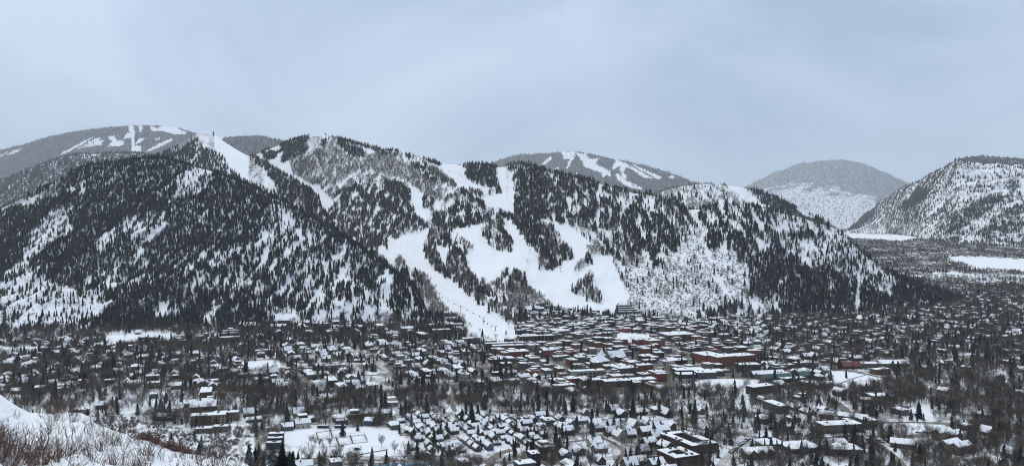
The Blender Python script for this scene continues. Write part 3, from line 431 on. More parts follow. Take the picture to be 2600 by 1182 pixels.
def brush(r, n=46, tw=.016, rad=.55):
    b = MB()
    for i in range(n):
        a = r.uniform(0, 6.28); p = Vector((math.cos(a), math.sin(a), 0)) * r.uniform(0, rad * .6); d = Vector((math.cos(a) * r.uniform(.1, .9), math.sin(a) * r.uniform(.1, .9), r.uniform(.6, 1.2))).normalized()
        q = p + d * r.uniform(.4, .8); q2 = q + (d + Vector((r.gauss(0, .5), r.gauss(0, .5), .2))).normalized() * r.uniform(.2, .4)
        side = d.cross(Vector((r.gauss(0, 1), r.gauss(0, 1), r.gauss(0, 1)))).normalized(); b.strip(p, q, tw, tw * .8, side); b.strip(q, q2, tw * .8, tw * .35, side)
    return b
def joined(name, parts, mats):
    m = MB()
    for k, p in enumerate(parts):
        a = len(m.v); m.v += p.v; m.f += [tuple(a + i for i in f) for f in p.f]; m.m += [k] * len(p.f)
    return m.mesh(name, mats)
R_ = random.Random(3)
M = MATS
CON = [conifer(R_, t_, s_, rr_, b_) for t_, s_, rr_, b_ in ((9, 7, .15, .05), (8, 7, .19, .04), (10, 6, .125, .06), (9, 7, .17, .08))]
CON_FAR = [conifer(R_, 5, 5, rr_, .04) for rr_ in (.17, .21, .145)]
BARE = [bare(R_, .34, 250, 9, tw=.0044), bare(R_, .26, 230, 8, tw=.0044, vase=.9), bare(R_, .42, 270, 9, tw=.0044, vase=.2)]
ASPEN = [bare(R_, .17, 120, 6, tw=.0085, vase=1.2), bare(R_, .2, 130, 6, tw=.0085, vase=1.0)]
def template(name, me):
    o = bpy.data.objects.new(name, me); return o                       # not linked: only a source for the forests' geometry nodes
T_CON = [template('spruce_form', joined('spruce_form', c, [M['spruce_trunk'], M['spruce']])) for c in CON]
T_FAR = [template('far_spruce_form', joined('far_spruce_form', c, [M['spruce_trunk'], M['spruce']])) for c in CON_FAR]
T_BARE = [template('bare_form', joined('bare_form', c, [M['bare_trunk'], M['bare_twig']])) for c in BARE]
T_ASP = [template('aspen_form', joined('aspen_form', c, [M['pale_twig'], M['pale_twig']])) for c in ASPEN]
T_BRU = [template('brush_form', brush(R_).mesh('brush_form', [M['brush_twig']])) for _ in range(2)]
def scatter(name, pts, hgt, wid, temps, label, cat):
    """one countless mass of plants: points with height, width, turn and form, instanced by geometry nodes"""
    n = len(pts)
    if n == 0: return None
    me = bpy.data.meshes.new(name); me.vertices.add(n); me.vertices.foreach_set('co', np.asarray(pts, np.float32).reshape(-1))
    sc3 = np.stack([hgt * wid, hgt * wid, hgt], -1).astype(np.float32)
    a = me.attributes.new('scl', 'FLOAT_VECTOR', 'POINT'); a.data.foreach_set('vector', sc3.reshape(-1))
    rot = np.zeros((n, 3), np.float32); rot[:, 2] = rng.uniform(0, 6.28, n); rot[:, :2] = rng.normal(0, .03, (n, 2))
    a = me.attributes.new('turn', 'FLOAT_VECTOR', 'POINT'); a.data.foreach_set('vector', rot.reshape(-1))
    a = me.attributes.new('form', 'INT', 'POINT'); a.data.foreach_set('value', rng.integers(0, len(temps), n).astype(np.int32))
    o = bpy.data.objects.new(name, me); COL.objects.link(o)
    g = bpy.data.node_groups.new(name + '_nodes', 'GeometryNodeTree'); g.interface.new_socket('Geometry', in_out='INPUT', socket_type='NodeSocketGeometry'); g.interface.new_socket('Geometry', in_out='OUTPUT', socket_type='NodeSocketGeometry')
    N, LK = g.nodes.new, g.links.new; gi, go = N('NodeGroupInput'), N('NodeGroupOutput'); jn = N('GeometryNodeJoinGeometry')
    def attr(nm, ty): q = N('GeometryNodeInputNamedAttribute'); q.data_type = ty; q.inputs[0].default_value = nm; return q.outputs[0]
    sA, tA, fA = attr('scl', 'FLOAT_VECTOR'), attr('turn', 'FLOAT_VECTOR'), attr('form', 'INT')
    e2r = N('FunctionNodeEulerToRotation'); LK(tA, e2r.inputs[0])
    for k, tm in enumerate(temps):
        oi = N('GeometryNodeObjectInfo'); oi.inputs['Object'].default_value = tm; oi.inputs['As Instance'].default_value = True
        cp = N('FunctionNodeCompare'); cp.data_type = 'INT'; cp.operation = 'EQUAL'; LK(fA, cp.inputs[2]); cp.inputs[3].default_value = k
        ip = N('GeometryNodeInstanceOnPoints'); LK(gi.outputs[0], ip.inputs['Points']); LK(cp.outputs[0], ip.inputs['Selection']); LK(oi.outputs['Geometry'], ip.inputs['Instance'])
        LK(e2r.outputs[0], ip.inputs['Rotation']); LK(sA, ip.inputs['Scale']); LK(ip.outputs[0], jn.inputs[0])
    LK(jn.outputs[0], go.inputs[0])
    md = o.modifiers.new('plants', 'NODES'); md.node_group = g
    return tag(o, label, cat, kind='stuff')
# ------------------------------------------------------------------ forests on the mountains
def sample(S, per):
    """random points over a mountain's surface, one per `per` square metres, front side and just over the crest"""
    P, T = S['P'], S['T']; rows = np.where(T[:, 0] < 1.12)[0][-1]; P = P[:rows + 1]
    a, b, c, d = P[:-1, :-1], P[:-1, 1:], P[1:, 1:], P[1:, :-1]
    ar = np.linalg.norm(np.cross(b - a, d - a), axis=-1).reshape(-1); n = int(ar.sum() / per)
    ci = rng.choice(len(ar), n, p=ar / ar.sum()); r, cc = np.divmod(ci, P.shape[1] - 1); u, v = rng.random((2, n, 1))
    pt = (P[r, cc] * (1 - u) + P[r, cc + 1] * u) * (1 - v) + (P[r + 1, cc] * (1 - u) + P[r + 1, cc + 1] * u) * v
    return pt, T[r, 0] * (1 - v[:, 0]) + T[r + 1, 0] * v[:, 0], np.interp(CX + F * pt[:, 0] / pt[:, 1], S['xs'], S['ry'])
skyF = lambda x: interp(ridgeF + [(1096, 2000), (3000, 2000)], x)
skyC = lambda x: interp([(-2000, 2000), (600, 2000)] + [(a, b) for a, b in ridgeC if a > 830] + [(2451, 2000)], x)
BLOCKS = []                                                             # footprints kept free of trees, filled in as things are placed
def forest(nm, per_c, per_b, per_s, hc, hb, hide, far=False, lab=''):
    S = SHEETS[nm]; res = {}
    for kind, per, col, hh in (('con', per_c, 0, hc), ('bar', per_b, 1, hb), ('bru', per_s, 2, 2.6)):
        if not per: continue
        pt, t, ryy = sample(S, per); px, py = proj(pt); X, Y = pt[:, 0], pt[:, 1]
        h = np.clip(hh * np.exp(rng.normal(0, .33, len(pt))), hh * .38, hh * 1.8); hp = .58 * h * F / Y
        jx = px + 3.5 * perlin(X / 22, Y / 30, 2) + rng.normal(0, 1.5, len(px)); jy = np.where(t > 1, ryy + 5, py - hp) + 2.5 * perlin(X / 25, Y / 30, 8)
        k = look(S['R'], jx, np.maximum(jy, ryy + 2)); U, V_ = X * S['ca'] - Y * S['sa'], X * S['sa'] + Y * S['ca']; st = fbm(U / 19, V_ / 85, 5, 3) + .35 * fbm(U / 70, V_ / 200, 6, 2)
        p = k[:, col] * np.clip(1 + k[:, 4] * 2.3 * st, 0, 2.2); keep = (rng.random(len(p)) < p) & (px > -330) & (px < 2930) & (t > .004)
        for hf in hide: keep &= py < hf(px) + 45
        q = pt[keep]; h = h[keep]
        for (bx, by, br) in BLOCKS:
            if by > 1300: m_ = (q[:, 0] - bx) ** 2 + (q[:, 1] - by) ** 2 > br * br; q, h = q[m_], h[m_]
        res[kind] = len(q)
        if kind == 'con': scatter('conifer_forest', q, h, rng.uniform(.75, 1.45, len(q)), T_FAR if far else T_CON, 'dark spruce forest ' + lab, 'forest')
        elif kind == 'bar': scatter('aspen_grove', q, h, rng.uniform(.9, 1.3, len(q)), T_ASP, 'bare grey-brown aspen groves ' + lab, 'aspens')
        else: scatter('mountain_brush', q, h * .9, rng.uniform(.8, 1.5, len(q)), T_BRU, 'leafless brush dotting the snow ' + lab, 'brush')
    print(nm, res)
def forests():
    forest('forested_mountain', 28, 60, 45, 10.8, 8, [], lab='on the steep mountain with snow chutes')
    forest('ski_mountain', 40, 32, 30, 13.2, 9.5, [skyF], lab='between the runs of the ski mountain')
    forest('forested_shoulder', 190, 0, 0, 20, 9, [skyF], far=True, lab='along the shoulder behind the steep mountain')
    forest('bell_ridge', 90, 0, 0, 17, 9, [skyF], lab='either side of the run on the sharp ridge')
    forest('summit_ridge', 1300, 0, 0, 30, 9, [skyF], far=True, lab='across the broad summit ridge')
    forest('back_summit', 900, 0, 0, 26, 9, [skyF, skyC], far=True, lab='on the low hazy summit')
    forest('rear_hill', 75, 48, 0, 15, 9, [skyC], far=True, lab='on the pale hill behind the spur')
    forest('far_ski_mountain', 2400, 0, 0, 32, 9, [skyC], far=True, lab='between the runs of the distant mountain')
    forest('valley_mountain', 110, 70, 0, 18, 9, [skyC], far=True, lab='on the rocky valley mountain')
    forest('mist_mountain', 9000, 0, 0, 40, 9, [skyC], far=True, lab='on the mountain in the mist')
    forest('plateau', 500, 0, 0, 18, 9, [], far=True, lab='on the plateau rim')
# ------------------------------------------------------------------ town: districts, occupancy
TH = math.radians(22); E1 = (math.cos(TH), math.sin(TH)); E2 = (-math.sin(TH), math.cos(TH))
#  name: lot m, house chance, one bare tree per m2, one conifer per m2, brown ground cover
DK = {'suburb': (24, .72, 88, 340, .56), 'leafy': (30, .5, 50, 310, .58), 'grove': (60, .10, 29, 400, .4), 'snowgrove': (60, .18, 52, 420, .08), 'downtown': (0, 0, 260, 1000, .8), 'cottage': (14, .95, 190, 360, .42), 'town2': (18, .8, 100, 260, .48),
      'open': (0, 0, 9000, 9000, -.6), 'valley': (75, .55, 170, 1500, .64), 'spruces': (50, .35, 66, 160, .45), 'woodfoot': (40, .35, 45, 150, .35), 'base': (23, .85, 220, 300, .3), 'estate': (44, .3, 52, 280, .42), 'brushy': (60, .03, 300, 1500, .0)}
DN = list(DK); DR = np.zeros((MH, MW), np.int8)
def dz(k, pts): fill(DR, pts, DN.index(k))
dz('leafy', [(-600, 860), (300, 860), (640, 850), (640, 1000), (-600, 1010)])
dz('leafy', [(1930, 770), (3200, 690), (3200, 960), (2250, 930), (1960, 900)])
dz('valley', [(2080, 575), (3200, 575), (3200, 745), (2330, 745)])
dz('open', [(2130, 592), (2300, 596), (2330, 604), (2290, 614), (2220, 608), (2150, 603)])
dz('open', [(2400, 650), (2460, 652), (2700, 660), (2700, 694), (2480, 682), (2440, 668)])
dz('brushy', [(2310, 700), (2420, 690), (2640, 700), (2640, 722), (2400, 718)])
dz('woodfoot', [(560, 830), (1090, 826), (1160, 840), (1240, 852), (1240, 872), (900, 885), (560, 876)])
dz('snowgrove', [(-600, 840), (240, 838), (560, 828), (560, 856), (240, 866), (-600, 870)])
dz('grove', [(400, 872), (600, 868), (700, 880), (620, 905), (420, 900)])
dz('snowgrove', [(-600, 1000), (120, 1000), (250, 985), (470, 990), (520, 1020), (380, 1050), (100, 1050), (-600, 1040)])
dz('grove', [(560, 990), (760, 990), (900, 1004), (1130, 985), (1300, 980), (1440, 1002), (1690, 992), (1760, 1005), (1920, 1012), (1960, 985), (2160, 988), (2250, 945), (2420, 935), (2620, 945), (3200, 950), (3200, 1075), (2400, 1070), (2330, 1050), (2200, 1062), (2100, 1035), (1700, 1046), (1400, 1042), (1000, 1052), (700, 1050), (560, 1030)])
dz('snowgrove', [(1690, 990), (1900, 1000), (1900, 1045), (1690, 1040)])
dz('spruces', [(2250, 880), (2330, 862), (3200, 860), (3200, 945), (2420, 938), (2310, 935)])
dz('downtown', [(1232, 856), (1330, 828), (1420, 818), (1640, 818), (1780, 826), (1850, 860), (1935, 890), (1930, 940), (1845, 966), (1700, 990), (1450, 988), (1360, 950), (1240, 925)])
dz('suburb', [(640, 880), (1235, 868), (1250, 930), (1360, 955), (1420, 975), (1140, 985), (900, 1000), (640, 985)])
dz('town2', [(1390, 1046), (1700, 1058), (1690, 1160), (1560, 1240), (1400, 1160)])
dz('cottage', [(1015, 1056), (1390, 1052), (1385, 1120), (1330, 1150), (1030, 1152), (1015, 1100)])
dz('estate', [(1700, 1050), (2100, 1050), (2330, 1075), (2640, 1090), (2640, 1150), (2200, 1150), (2050, 1260), (1700, 1260)])
dz('grove', [(2190, 1152), (2400, 1130), (3200, 1110), (3200, 1330), (2100, 1330)])
dz('leafy', [(560, 1040), (1000, 1052), (990, 1080), (760, 1082), (720, 1100), (640, 1090), (560, 1080)])
dz('brushy', [(-600, 1055), (560, 1055), (640, 1100), (640, 1330), (-600, 1330)])
dz('estate', [(340, 1040), (600, 1040), (640, 1075), (480, 1090), (350, 1070)])
dz('leafy', [(700, 1160), (1010, 1162), (1400, 1165), (1400, 1330), (640, 1330)])
for q in ([(720, 1100), (760, 1084), (1005, 1086), (1015, 1110), (1065, 1130), (1010, 1152), (860, 1160), (700, 1158), (716, 1130)], [(1745, 960), (1915, 962), (1925, 985), (1900, 1000), (1760, 992)], [(1566, 843), (1650, 845), (1656, 868), (1570, 868)],
          [(268, 850), (420, 846), (462, 852), (430, 870), (275, 878)], [(-100, 882), (90, 880), (110, 900), (-100, 908)], [(2100, 940), (2230, 948), (2245, 980), (2200, 990), (2110, 975)], [(2290, 1078), (2390, 1076), (2395, 1092), (2330, 1100), (2300, 1098)], [(2500, 950), (2560, 945), (2560, 965), (2490, 970)], [(1160, 810), (1310, 815), (1316, 866), (1200, 866), (1180, 840)], [(590, 916), (700, 912), (720, 932), (620, 946)], [(2300, 1035), (2360, 1020), (2370, 1060), (2310, 1062)]): dz('open', q)
OX0, OY0, OC = -1600., 380., 2.0; OW, OH = 1900, 1300; OCC = np.zeros((OH, OW), bool)
def cells(cx, cy, w, d, rot, pad=0):
    c, s = math.cos(rot), math.sin(rot); r = (abs(w) + abs(d)) / 2 + pad + OC
    i0, i1 = int((cx - r - OX0) / OC), int((cx + r - OX0) / OC) + 1; j0, j1 = int((cy - r - OY0) / OC), int((cy + r - OY0) / OC) + 1
    i0, j0 = max(i0, 0), max(j0, 0); i1, j1 = min(i1, OW), min(j1, OH)
    if i0 >= i1 or j0 >= j1: return None
    gx_, gy_ = np.meshgrid(OX0 + OC * (np.arange(i0, i1) + .5) - cx, OY0 + OC * (np.arange(j0, j1) + .5) - cy)
    return (slice(j0, j1), slice(i0, i1)), (np.abs(gx_ * c + gy_ * s) <= w / 2 + pad) & (np.abs(-gx_ * s + gy_ * c) <= d / 2 + pad)
def stamp(cx, cy, w, d, rot, pad=1.0):
    k = cells(cx, cy, w, d, rot, pad)
    if k: OCC[k[0]] |= k[1]
def free(cx, cy, w, d, rot, pad=.6):
    k = cells(cx, cy, w, d, rot, pad); return k is not None and not (OCC[k[0]] & k[1]).any()
def occupied(X, Y):
    i = ((X - OX0) / OC).astype(int); j = ((Y - OY0) / OC).astype(int); ok = (i >= 0) & (i < OW) & (j >= 0) & (j < OH)
    r = np.zeros(len(X), bool); r[ok] = OCC[j[ok], i[ok]]; return r
def locate(px, py):
    """first surface met by the ray through a photo pixel: valley floor or a mountain foot"""
    best = None
    for nm in ('forested_mountain', 'ski_mountain'):
        S = SHEETS[nm]; xs_ = S['xs']
        if not xs_[0] <= px <= xs_[-1]: continue
        j = int(np.argmin(abs(xs_ - px))); P = S['P'][:, j]; q = HY + F * (CZ - P[:, 2]) / P[:, 1]; w = np.where(q <= py)[0]
        if len(w) and w[0] > 0:
            a, b = P[w[0] - 1], P[w[0]]; qa, qb = q[w[0] - 1], q[w[0]]; f = (qa - py) / max(qa - qb, 1e-6); p = a + (b - a) * min(max(f, 0), 1)
            if best is None or p[1] < best[1]: best = p
    g = on_ground(px, py)
    if best is None or best[1] > g[1] or best[2] < .3: return g
    return (float((px - CX) / F * best[1]), float(best[1]), float(best[2]))
def surf_z(X, Y):
    """ground height at a plan position near the town"""
    px = CX + F * X / Y; z = float(zground(Y))
    for nm in ('forested_mountain', 'ski_mountain'):
        S = SHEETS[nm]; xs_ = S['xs']
        if xs_[0] <= px <= xs_[-1]:
            j = int(np.argmin(abs(xs_ - px))); P = S['P'][:, j]; n = np.argmax(S['T'][:, 0] >= 1); z = max(z, float(np.interp(Y, P[:n, 1], P[:n, 2], left=-9, right=-9)))
    return z
# ------------------------------------------------------------------ roads
def ribbon(name, pts, width, material, label, z=.06, kind='structure', cat='road', clear=.7):
    """pts: plan positions; smooth curve, draped on the floor"""
    P = [np.array(p[:2], float) for p in pts]; C = []
    for i in range(len(P) - 1):
        a, b, c, d = P[max(i - 1, 0)], P[i], P[i + 1], P[min(i + 2, len(P) - 1)]
        for t_ in np.linspace(0, 1, max(3, int(np.linalg.norm(c - b) / 5)), endpoint=False):
            C.append(.5 * (2 * b + (c - a) * t_ + (2 * a - 5 * b + 4 * c - d) * t_ ** 2 + (3 * b - a - 3 * c + d) * t_ ** 3))
    C.append(P[-1]); C = np.array(C); tg = np.gradient(C, axis=0); nn = np.stack([-tg[:, 1], tg[:, 0]], 1); nn /= np.linalg.norm(nn, axis=1)[:, None] + 1e-9
    V = []; Fc = []
    for i, (p, n) in enumerate(zip(C, nn)):
        for s in (-.5, .5): q = p + n * s * width; V.append((q[0], q[1], float(zground(q[1])) + z))
        stamp(p[0], p[1], width * clear, width * clear, 0, 0)
        if i: a = 2 * i; Fc.append((a - 2, a - 1, a + 1, a))
    o = mesh_obj(name, V, Fc, material); return tag(o, label, cat, kind=kind)
def px_road(pxs, width, label, material=None, z=.06): ribbon('road', [on_ground(*p) for p in pxs], width * .78, material or M['asphalt'], label, z, clear=1.5)
px_road([(720, 1068), (704, 1082), (694, 1090), (676, 1104), (660, 1122), (654, 1137), (664, 1150), (690, 1160), (730, 1166), (820, 1170)], 7.5, 'brown road bending round the snow-roofed lodge')
px_road([(690, 1161), (790, 1163), (860, 1166), (980, 1167), (1100, 1170), (1260, 1172), (1330, 1176)], 6, 'brown road below the tennis courts', z=.09)
px_road([(870, 1166), (900, 1156), (935, 1149), (985, 1140)], 4, 'ploughed track past the tennis courts', z=.12)
px_road([(1240, 958), (1200, 965), (1178, 973), (1160, 984), (1150, 998), (1146, 1010)], 9, 'road curving down through the riverside trees')
px_road([(1145, 1010), (1150, 1030), (1166, 1046), (1250, 1052), (1400, 1056), (1480, 1062), (1660, 1068), (1760, 1062), (1850, 1052), (1940, 1046)], 7, 'long road below the riverside grove')
px_road([(1680, 1068), (1780, 1088), (1880, 1104), (1980, 1112), (2100, 1110), (2170, 1104), (2240, 1108), (2330, 1108), (2400, 1102)], 7, 'road past the flat-roofed offices')
px_road([(2100, 1012), (2118, 1020), (2138, 1032), (2149, 1046), (2140, 1062)], 13, 'wide brown bend in the road through the trees')
px_road([(2180, 1072), (2300, 1071), (2400, 1073), (2480, 1075), (2600, 1080), (2760, 1090)], 8, 'road along the edge of the wooded flats')
px_road([(2400, 1074), (2412, 1082), (2398, 1094), (2350, 1102), (2290, 1106)], 9, 'turning circle of bare brown asphalt', z=.10)
px_road([(2180, 1106), (2210, 1118), (2240, 1135), (2265, 1155), (2290, 1180), (2310, 1220)], 9, 'road beside the hip-roofed office', z=.10)
px_road([(1900, 1118), (1870, 1140), (1840, 1166), (1820, 1200)], 9, 'snow-packed drive beside the parked cars', M['packed_snow'], z=.10)
px_road([(1300, 1140), (1270, 1150), (1250, 1164), (1240, 1190)], 10, 'brown lane between the cottages')
px_road([(1380, 1128), (1470, 1118), (1530, 1112), (1580, 1140), (1575, 1160), (1555, 1190)], 6, 'lane winding between the townhouses')
px_road([(2130, 974), (2160, 962), (2200, 950), (2240, 938), (2280, 932)], 3.2, 'narrow dark path up the open snow bank')
px_road([(2090, 972), (2150, 980), (2200, 985), (2230, 974), (2205, 960)], 3.2, 'narrow path round the snowy terrace')
px_road([(1880, 925), (1905, 938), (1930, 955), (1945, 966)], 15, 'wide snowy brown street beside the brick hotel', M['packed_snow'])
px_road([(1700, 985), (1780, 962), (1880, 960), (1930, 962), (1960, 972)], 8, 'street along the snow-covered park')
px_road([(880, 920), (905, 934), (935, 954), (965, 974), (985, 988)], 11, 'straight street running down between the houses', M['packed_snow'])
px_road([(520, 1105), (500, 1098), (470, 1092), (440, 1092)], 6, 'snow-packed hairpin on the slope', M['packed_snow']); px_road([(630, 1090), (622, 1110), (610, 1130), (618, 1150), (640, 1158)], 5, 'snowy drive between two conifers', M['packed_snow'])
# street grid of the old town
def town_poly(X, Y):
    px, py = CX + F * X / Y, HY + F * CZ / Y
    return 620 < px < 2560 and 858 < py < 985 and not (px > 1240 and py > 968) and not (1560 < px < 1660 and 838 < py < 870) and (py > 900 or px < 2400)
for (u, v, step, wd) in ((E1, E2, 92, 8), (E2, E1, 118, 7)):
    for k in range(-12, 22):
        run = []
        for s_ in range(-1400, 1900, 12):
            X_, Y_ = u[0] * s_ + v[0] * (k * step + 40) + 0, u[1] * s_ + v[1] * (k * step + 40) + 1200
            if Y_ > 700 and town_poly(X_, Y_): run.append((X_, Y_))
            else:
                if len(run) > 6: ribbon('street', run, wd, M['asphalt' if k % 2 else 'packed_snow'], 'wet brown street of the old town grid', z=.07 if u is E1 else .10, cat='street')
                run = []
        if len(run) > 6: ribbon('street', run, wd, M['asphalt' if k % 2 else 'packed_snow'], 'wet brown street of the old town grid', z=.07 if u is E1 else .10, cat='street')
# ground cover painted per district
gpx, gpy = proj(PG); dk = np.array([DK[n][4] for n in DN])[DR[np.clip((gpy + 6 * perlin(GX / 40, GY / 40, 4)).astype(int), 0, MH - 1), np.clip((gpx + OX + 8 * perlin(GX / 40, GY / 40, 7)).astype(int), 0, MW - 1)]]
cc = np.ones(GX.shape + (4,)); cc[..., :3] = (.13, .115, .10); set_cover(ground, np.where(gpy > 1182, .2, dk), cc); tag(ground, 'flat valley floor of snow, brown brush and bare soil', 'ground', kind='structure')
# ------------------------------------------------------------------ buildings
WALLC = {'dark brown': (.055, .042, .034), 'grey': (.13, .125, .12), 'taupe': (.15, .125, .10), 'chestnut': (.11, .062, .042), 'tan': (.26, .21, .155), 'slate': (.085, .09, .10), 'cream': (.42, .38, .31), 'blue-grey': (.10, .13, .19), 'charcoal': (.035, .035, .037), 'olive': (.10, .10, .07), 'red brick': (.215, .068, .047), 'rust brick': (.25, .105, .065), 'white': (.55, .54, .52), 'blue': (.07, .11, .24), 'maroon': (.08, .032, .028)}
for k, c in WALLC.items(): mat('wall ' + k, c, .85, vary=.18, noise=(.6, tuple(x * .78 for x in c)))
mat('roof_dark', (.05, .046, .043), .8, vary=.3); mat('glass', (.02, .025, .03), .15, spec=.6); mat('door_wood', (.10, .05, .03), .6); mat('stone', (.16, .14, .12), .9, noise=(1.5, (.24, .21, .18)))
mat('metal_green', (.035, .085, .07), .5, noise=(.3, (.05, .11, .09))); mat('metal_red', (.17, .05, .04), .6, noise=(.3, (.13, .045, .04))); mat('metal_blue', (.10, .25, .36), .45, noise=(.5, (.16, .33, .44))); mat('steel', (.08, .085, .09), .5, metal=.4); mat('white_trim', (.6, .6, .58), .6)
def chevron(m, w, d, ze, zr, th, y0=0.):
    """gable slab: ridge along x"""
    prof = [(-d / 2, ze), (0, zr), (d / 2, ze), (d / 2, ze - th), (0, zr - th), (-d / 2, ze - th)]; a = len(m.v)
    for x in (-w / 2, w / 2): m.v += [(x, y0 + y, z) for y, z in prof]
    for i in range(6): j = (i + 1) % 6; m.f.append((a + i, a + 6 + i, a + 6 + j, a + j)); m.m.append(0)
    for q in ((0, 1, 4, 5), (1, 2, 3, 4)): m.f.append(tuple(a + i for i in q)); m.f.append(tuple(a + 6 + i for i in q[::-1])); m.m += [0, 0]
def pent(m, w, d, he, hr):
    prof = [(-d / 2, -1.5), (d / 2, -1.5), (d / 2, he), (0, hr), (-d / 2, he)]; a = len(m.v)
    for x in (-w / 2, w / 2): m.v += [(x, y, z) for y, z in prof]
    for i in range(5): j = (i + 1) % 5; m.f.append((a + i, a + j, a + 5 + j, a + 5 + i)); m.m.append(0)
    m.f.append(tuple(a + i for i in range(5))[::-1]); m.f.append(tuple(a + 5 + i for i in range(5))); m.m += [0, 0]
def hip(m, w, d, ze, zr, th, rid):
    a = len(m.v); W, D = w / 2, d / 2; r = rid / 2
    m.v += [(-W, -D, ze), (W, -D, ze), (W, D, ze), (-W, D, ze), (-r, 0, zr), (r, 0, zr), (-W, -D, ze - th), (W, -D, ze - th), (W, D, ze - th), (-W, D, ze - th)]
    for q in ((0, 1, 5, 4), (1, 2, 5), (2, 3, 4, 5), (3, 0, 4), (6, 7, 1, 0), (7, 8, 2, 1), (8, 9, 3, 2), (9, 6, 0, 3), (9, 8, 7, 6)): m.f.append(tuple(a + i for i in q)); m.m.append(0)
def xform(m, yaw=0, dx=0, dy=0, dz_=0):
    c, s = math.cos(yaw), math.sin(yaw); m.v = [(x * c - y * s + dx, x * s + y * c + dy, z + dz_) for x, y, z in m.v]; return m
def new(fn, *a, **k): m = MB(); fn(m, *a, **k); return m
def bx(*a): m = MB(); m.box(*a); return m
def windows(w, d, rows, nx, ny, zs=1.6, zh=2.9, ww=1.5, wh=1.5, pr=.06):
    """list of single window meshes on the four walls"""
    r = []
    for k in range(rows):
        z = zs + k * zh - wh / 2
        for i in range(nx):
            x = (i + .5) / nx * w - w / 2
            for sy in (-1, 1): r.append(bx(x - ww / 2, x + ww / 2, min(sy * d / 2, sy * (d / 2 + pr)), max(sy * d / 2, sy * (d / 2 + pr)), z, z + wh))
        for i in range(ny):
            y = (i + .5) / ny * d - d / 2
            for sx in (-1, 1): r.append(bx(min(sx * w / 2, sx * (w / 2 + pr)), max(sx * w / 2, sx * (w / 2 + pr)), y - ww / 2, y + ww / 2, z, z + wh))
    return r
# a form: list of (part name, mesh builder, material key, [sub-parts]); 'WALL' takes the individual's own wall colour
def gable_form(w, d, he, hr, chim=True, wins=None, snow=.5, over=.7, wing=None, steep=False, roofmat='roof_dark', snowed=1.0):
    P = [('wall', new(pent, w, d, he, hr - .1), 'WALL', [])]; k = (hr - he) / (d / 2)
    sub = [('snow_cover', new(chevron, (w + 2 * over - .3) * snowed, d + 2 * over - .3, he - k * (over - .15) + snow, hr + snow, snow - .02), 'roof_snow')]
    if chim: sub.append(('chimney', bx(w * .18, w * .18 + 1.1, d * .12, d * .12 + 1.1, hr - 1.6, hr + 1.3), 'stone'))
    P.append(('roof', new(chevron, w + 2 * over, d + 2 * over, he - k * over + .02, hr + .02, .3), roofmat, sub))
    if wing:
        ww, wd, whe, whr, wx = wing
        P.append(('wing', xform(new(pent, wd, ww, whe, whr - .1), math.pi / 2, wx, -d / 2 - wd / 2 + 2.5), 'WALL', []))
        kk = (whr - whe) / (ww / 2)
        P.append(('wing_roof', xform(new(chevron, wd + 2 * over, ww + 2 * over, whe - kk * over + .03, whr + .03, .3), math.pi / 2, wx, -d / 2 - wd / 2 + 2.5), roofmat, [('snow_cover', xform(new(chevron, wd + 2 * over - .3, ww + 2 * over - .3, whe - kk * (over - .15) + snow, whr + snow, snow - .02), math.pi / 2, wx, -d / 2 - wd / 2 + 2.5), 'roof_snow')]))
    for m in (wins or []): P.append(('window', m, 'glass', []))
    P.append(('door', bx(-w * .1 - .55, -w * .1 + .55, -d / 2 - .08, -d / 2, 0, 2.2), 'door_wood', [])); return P
def hip_form(w, d, he, hr, rid, wins, chim=True):
    P = [('wall', bx(-w / 2, w / 2, -d / 2, d / 2, -1.5, he), 'WALL', [])]; sub = [('snow_cover', new(hip, w + 1.5, d + 1.5, he + .62, hr + .6, .42, rid), 'roof_snow')]
    if chim: sub.append(('chimney', bx(w * .1, w * .1 + 1.2, .3, 1.5, hr - 1.4, hr + 1.5), 'stone'))
    P.append(('roof', new(hip, w + 1.9, d + 1.9, he + .18, hr, .3, rid), 'roof_dark', sub))
    for m in wins: P.append(('window', m, 'glass', []))
    P.append(('door', bx(-.6, .6, -d / 2 - .08, -d / 2, 0, 2.2), 'door_wood', [])); return P
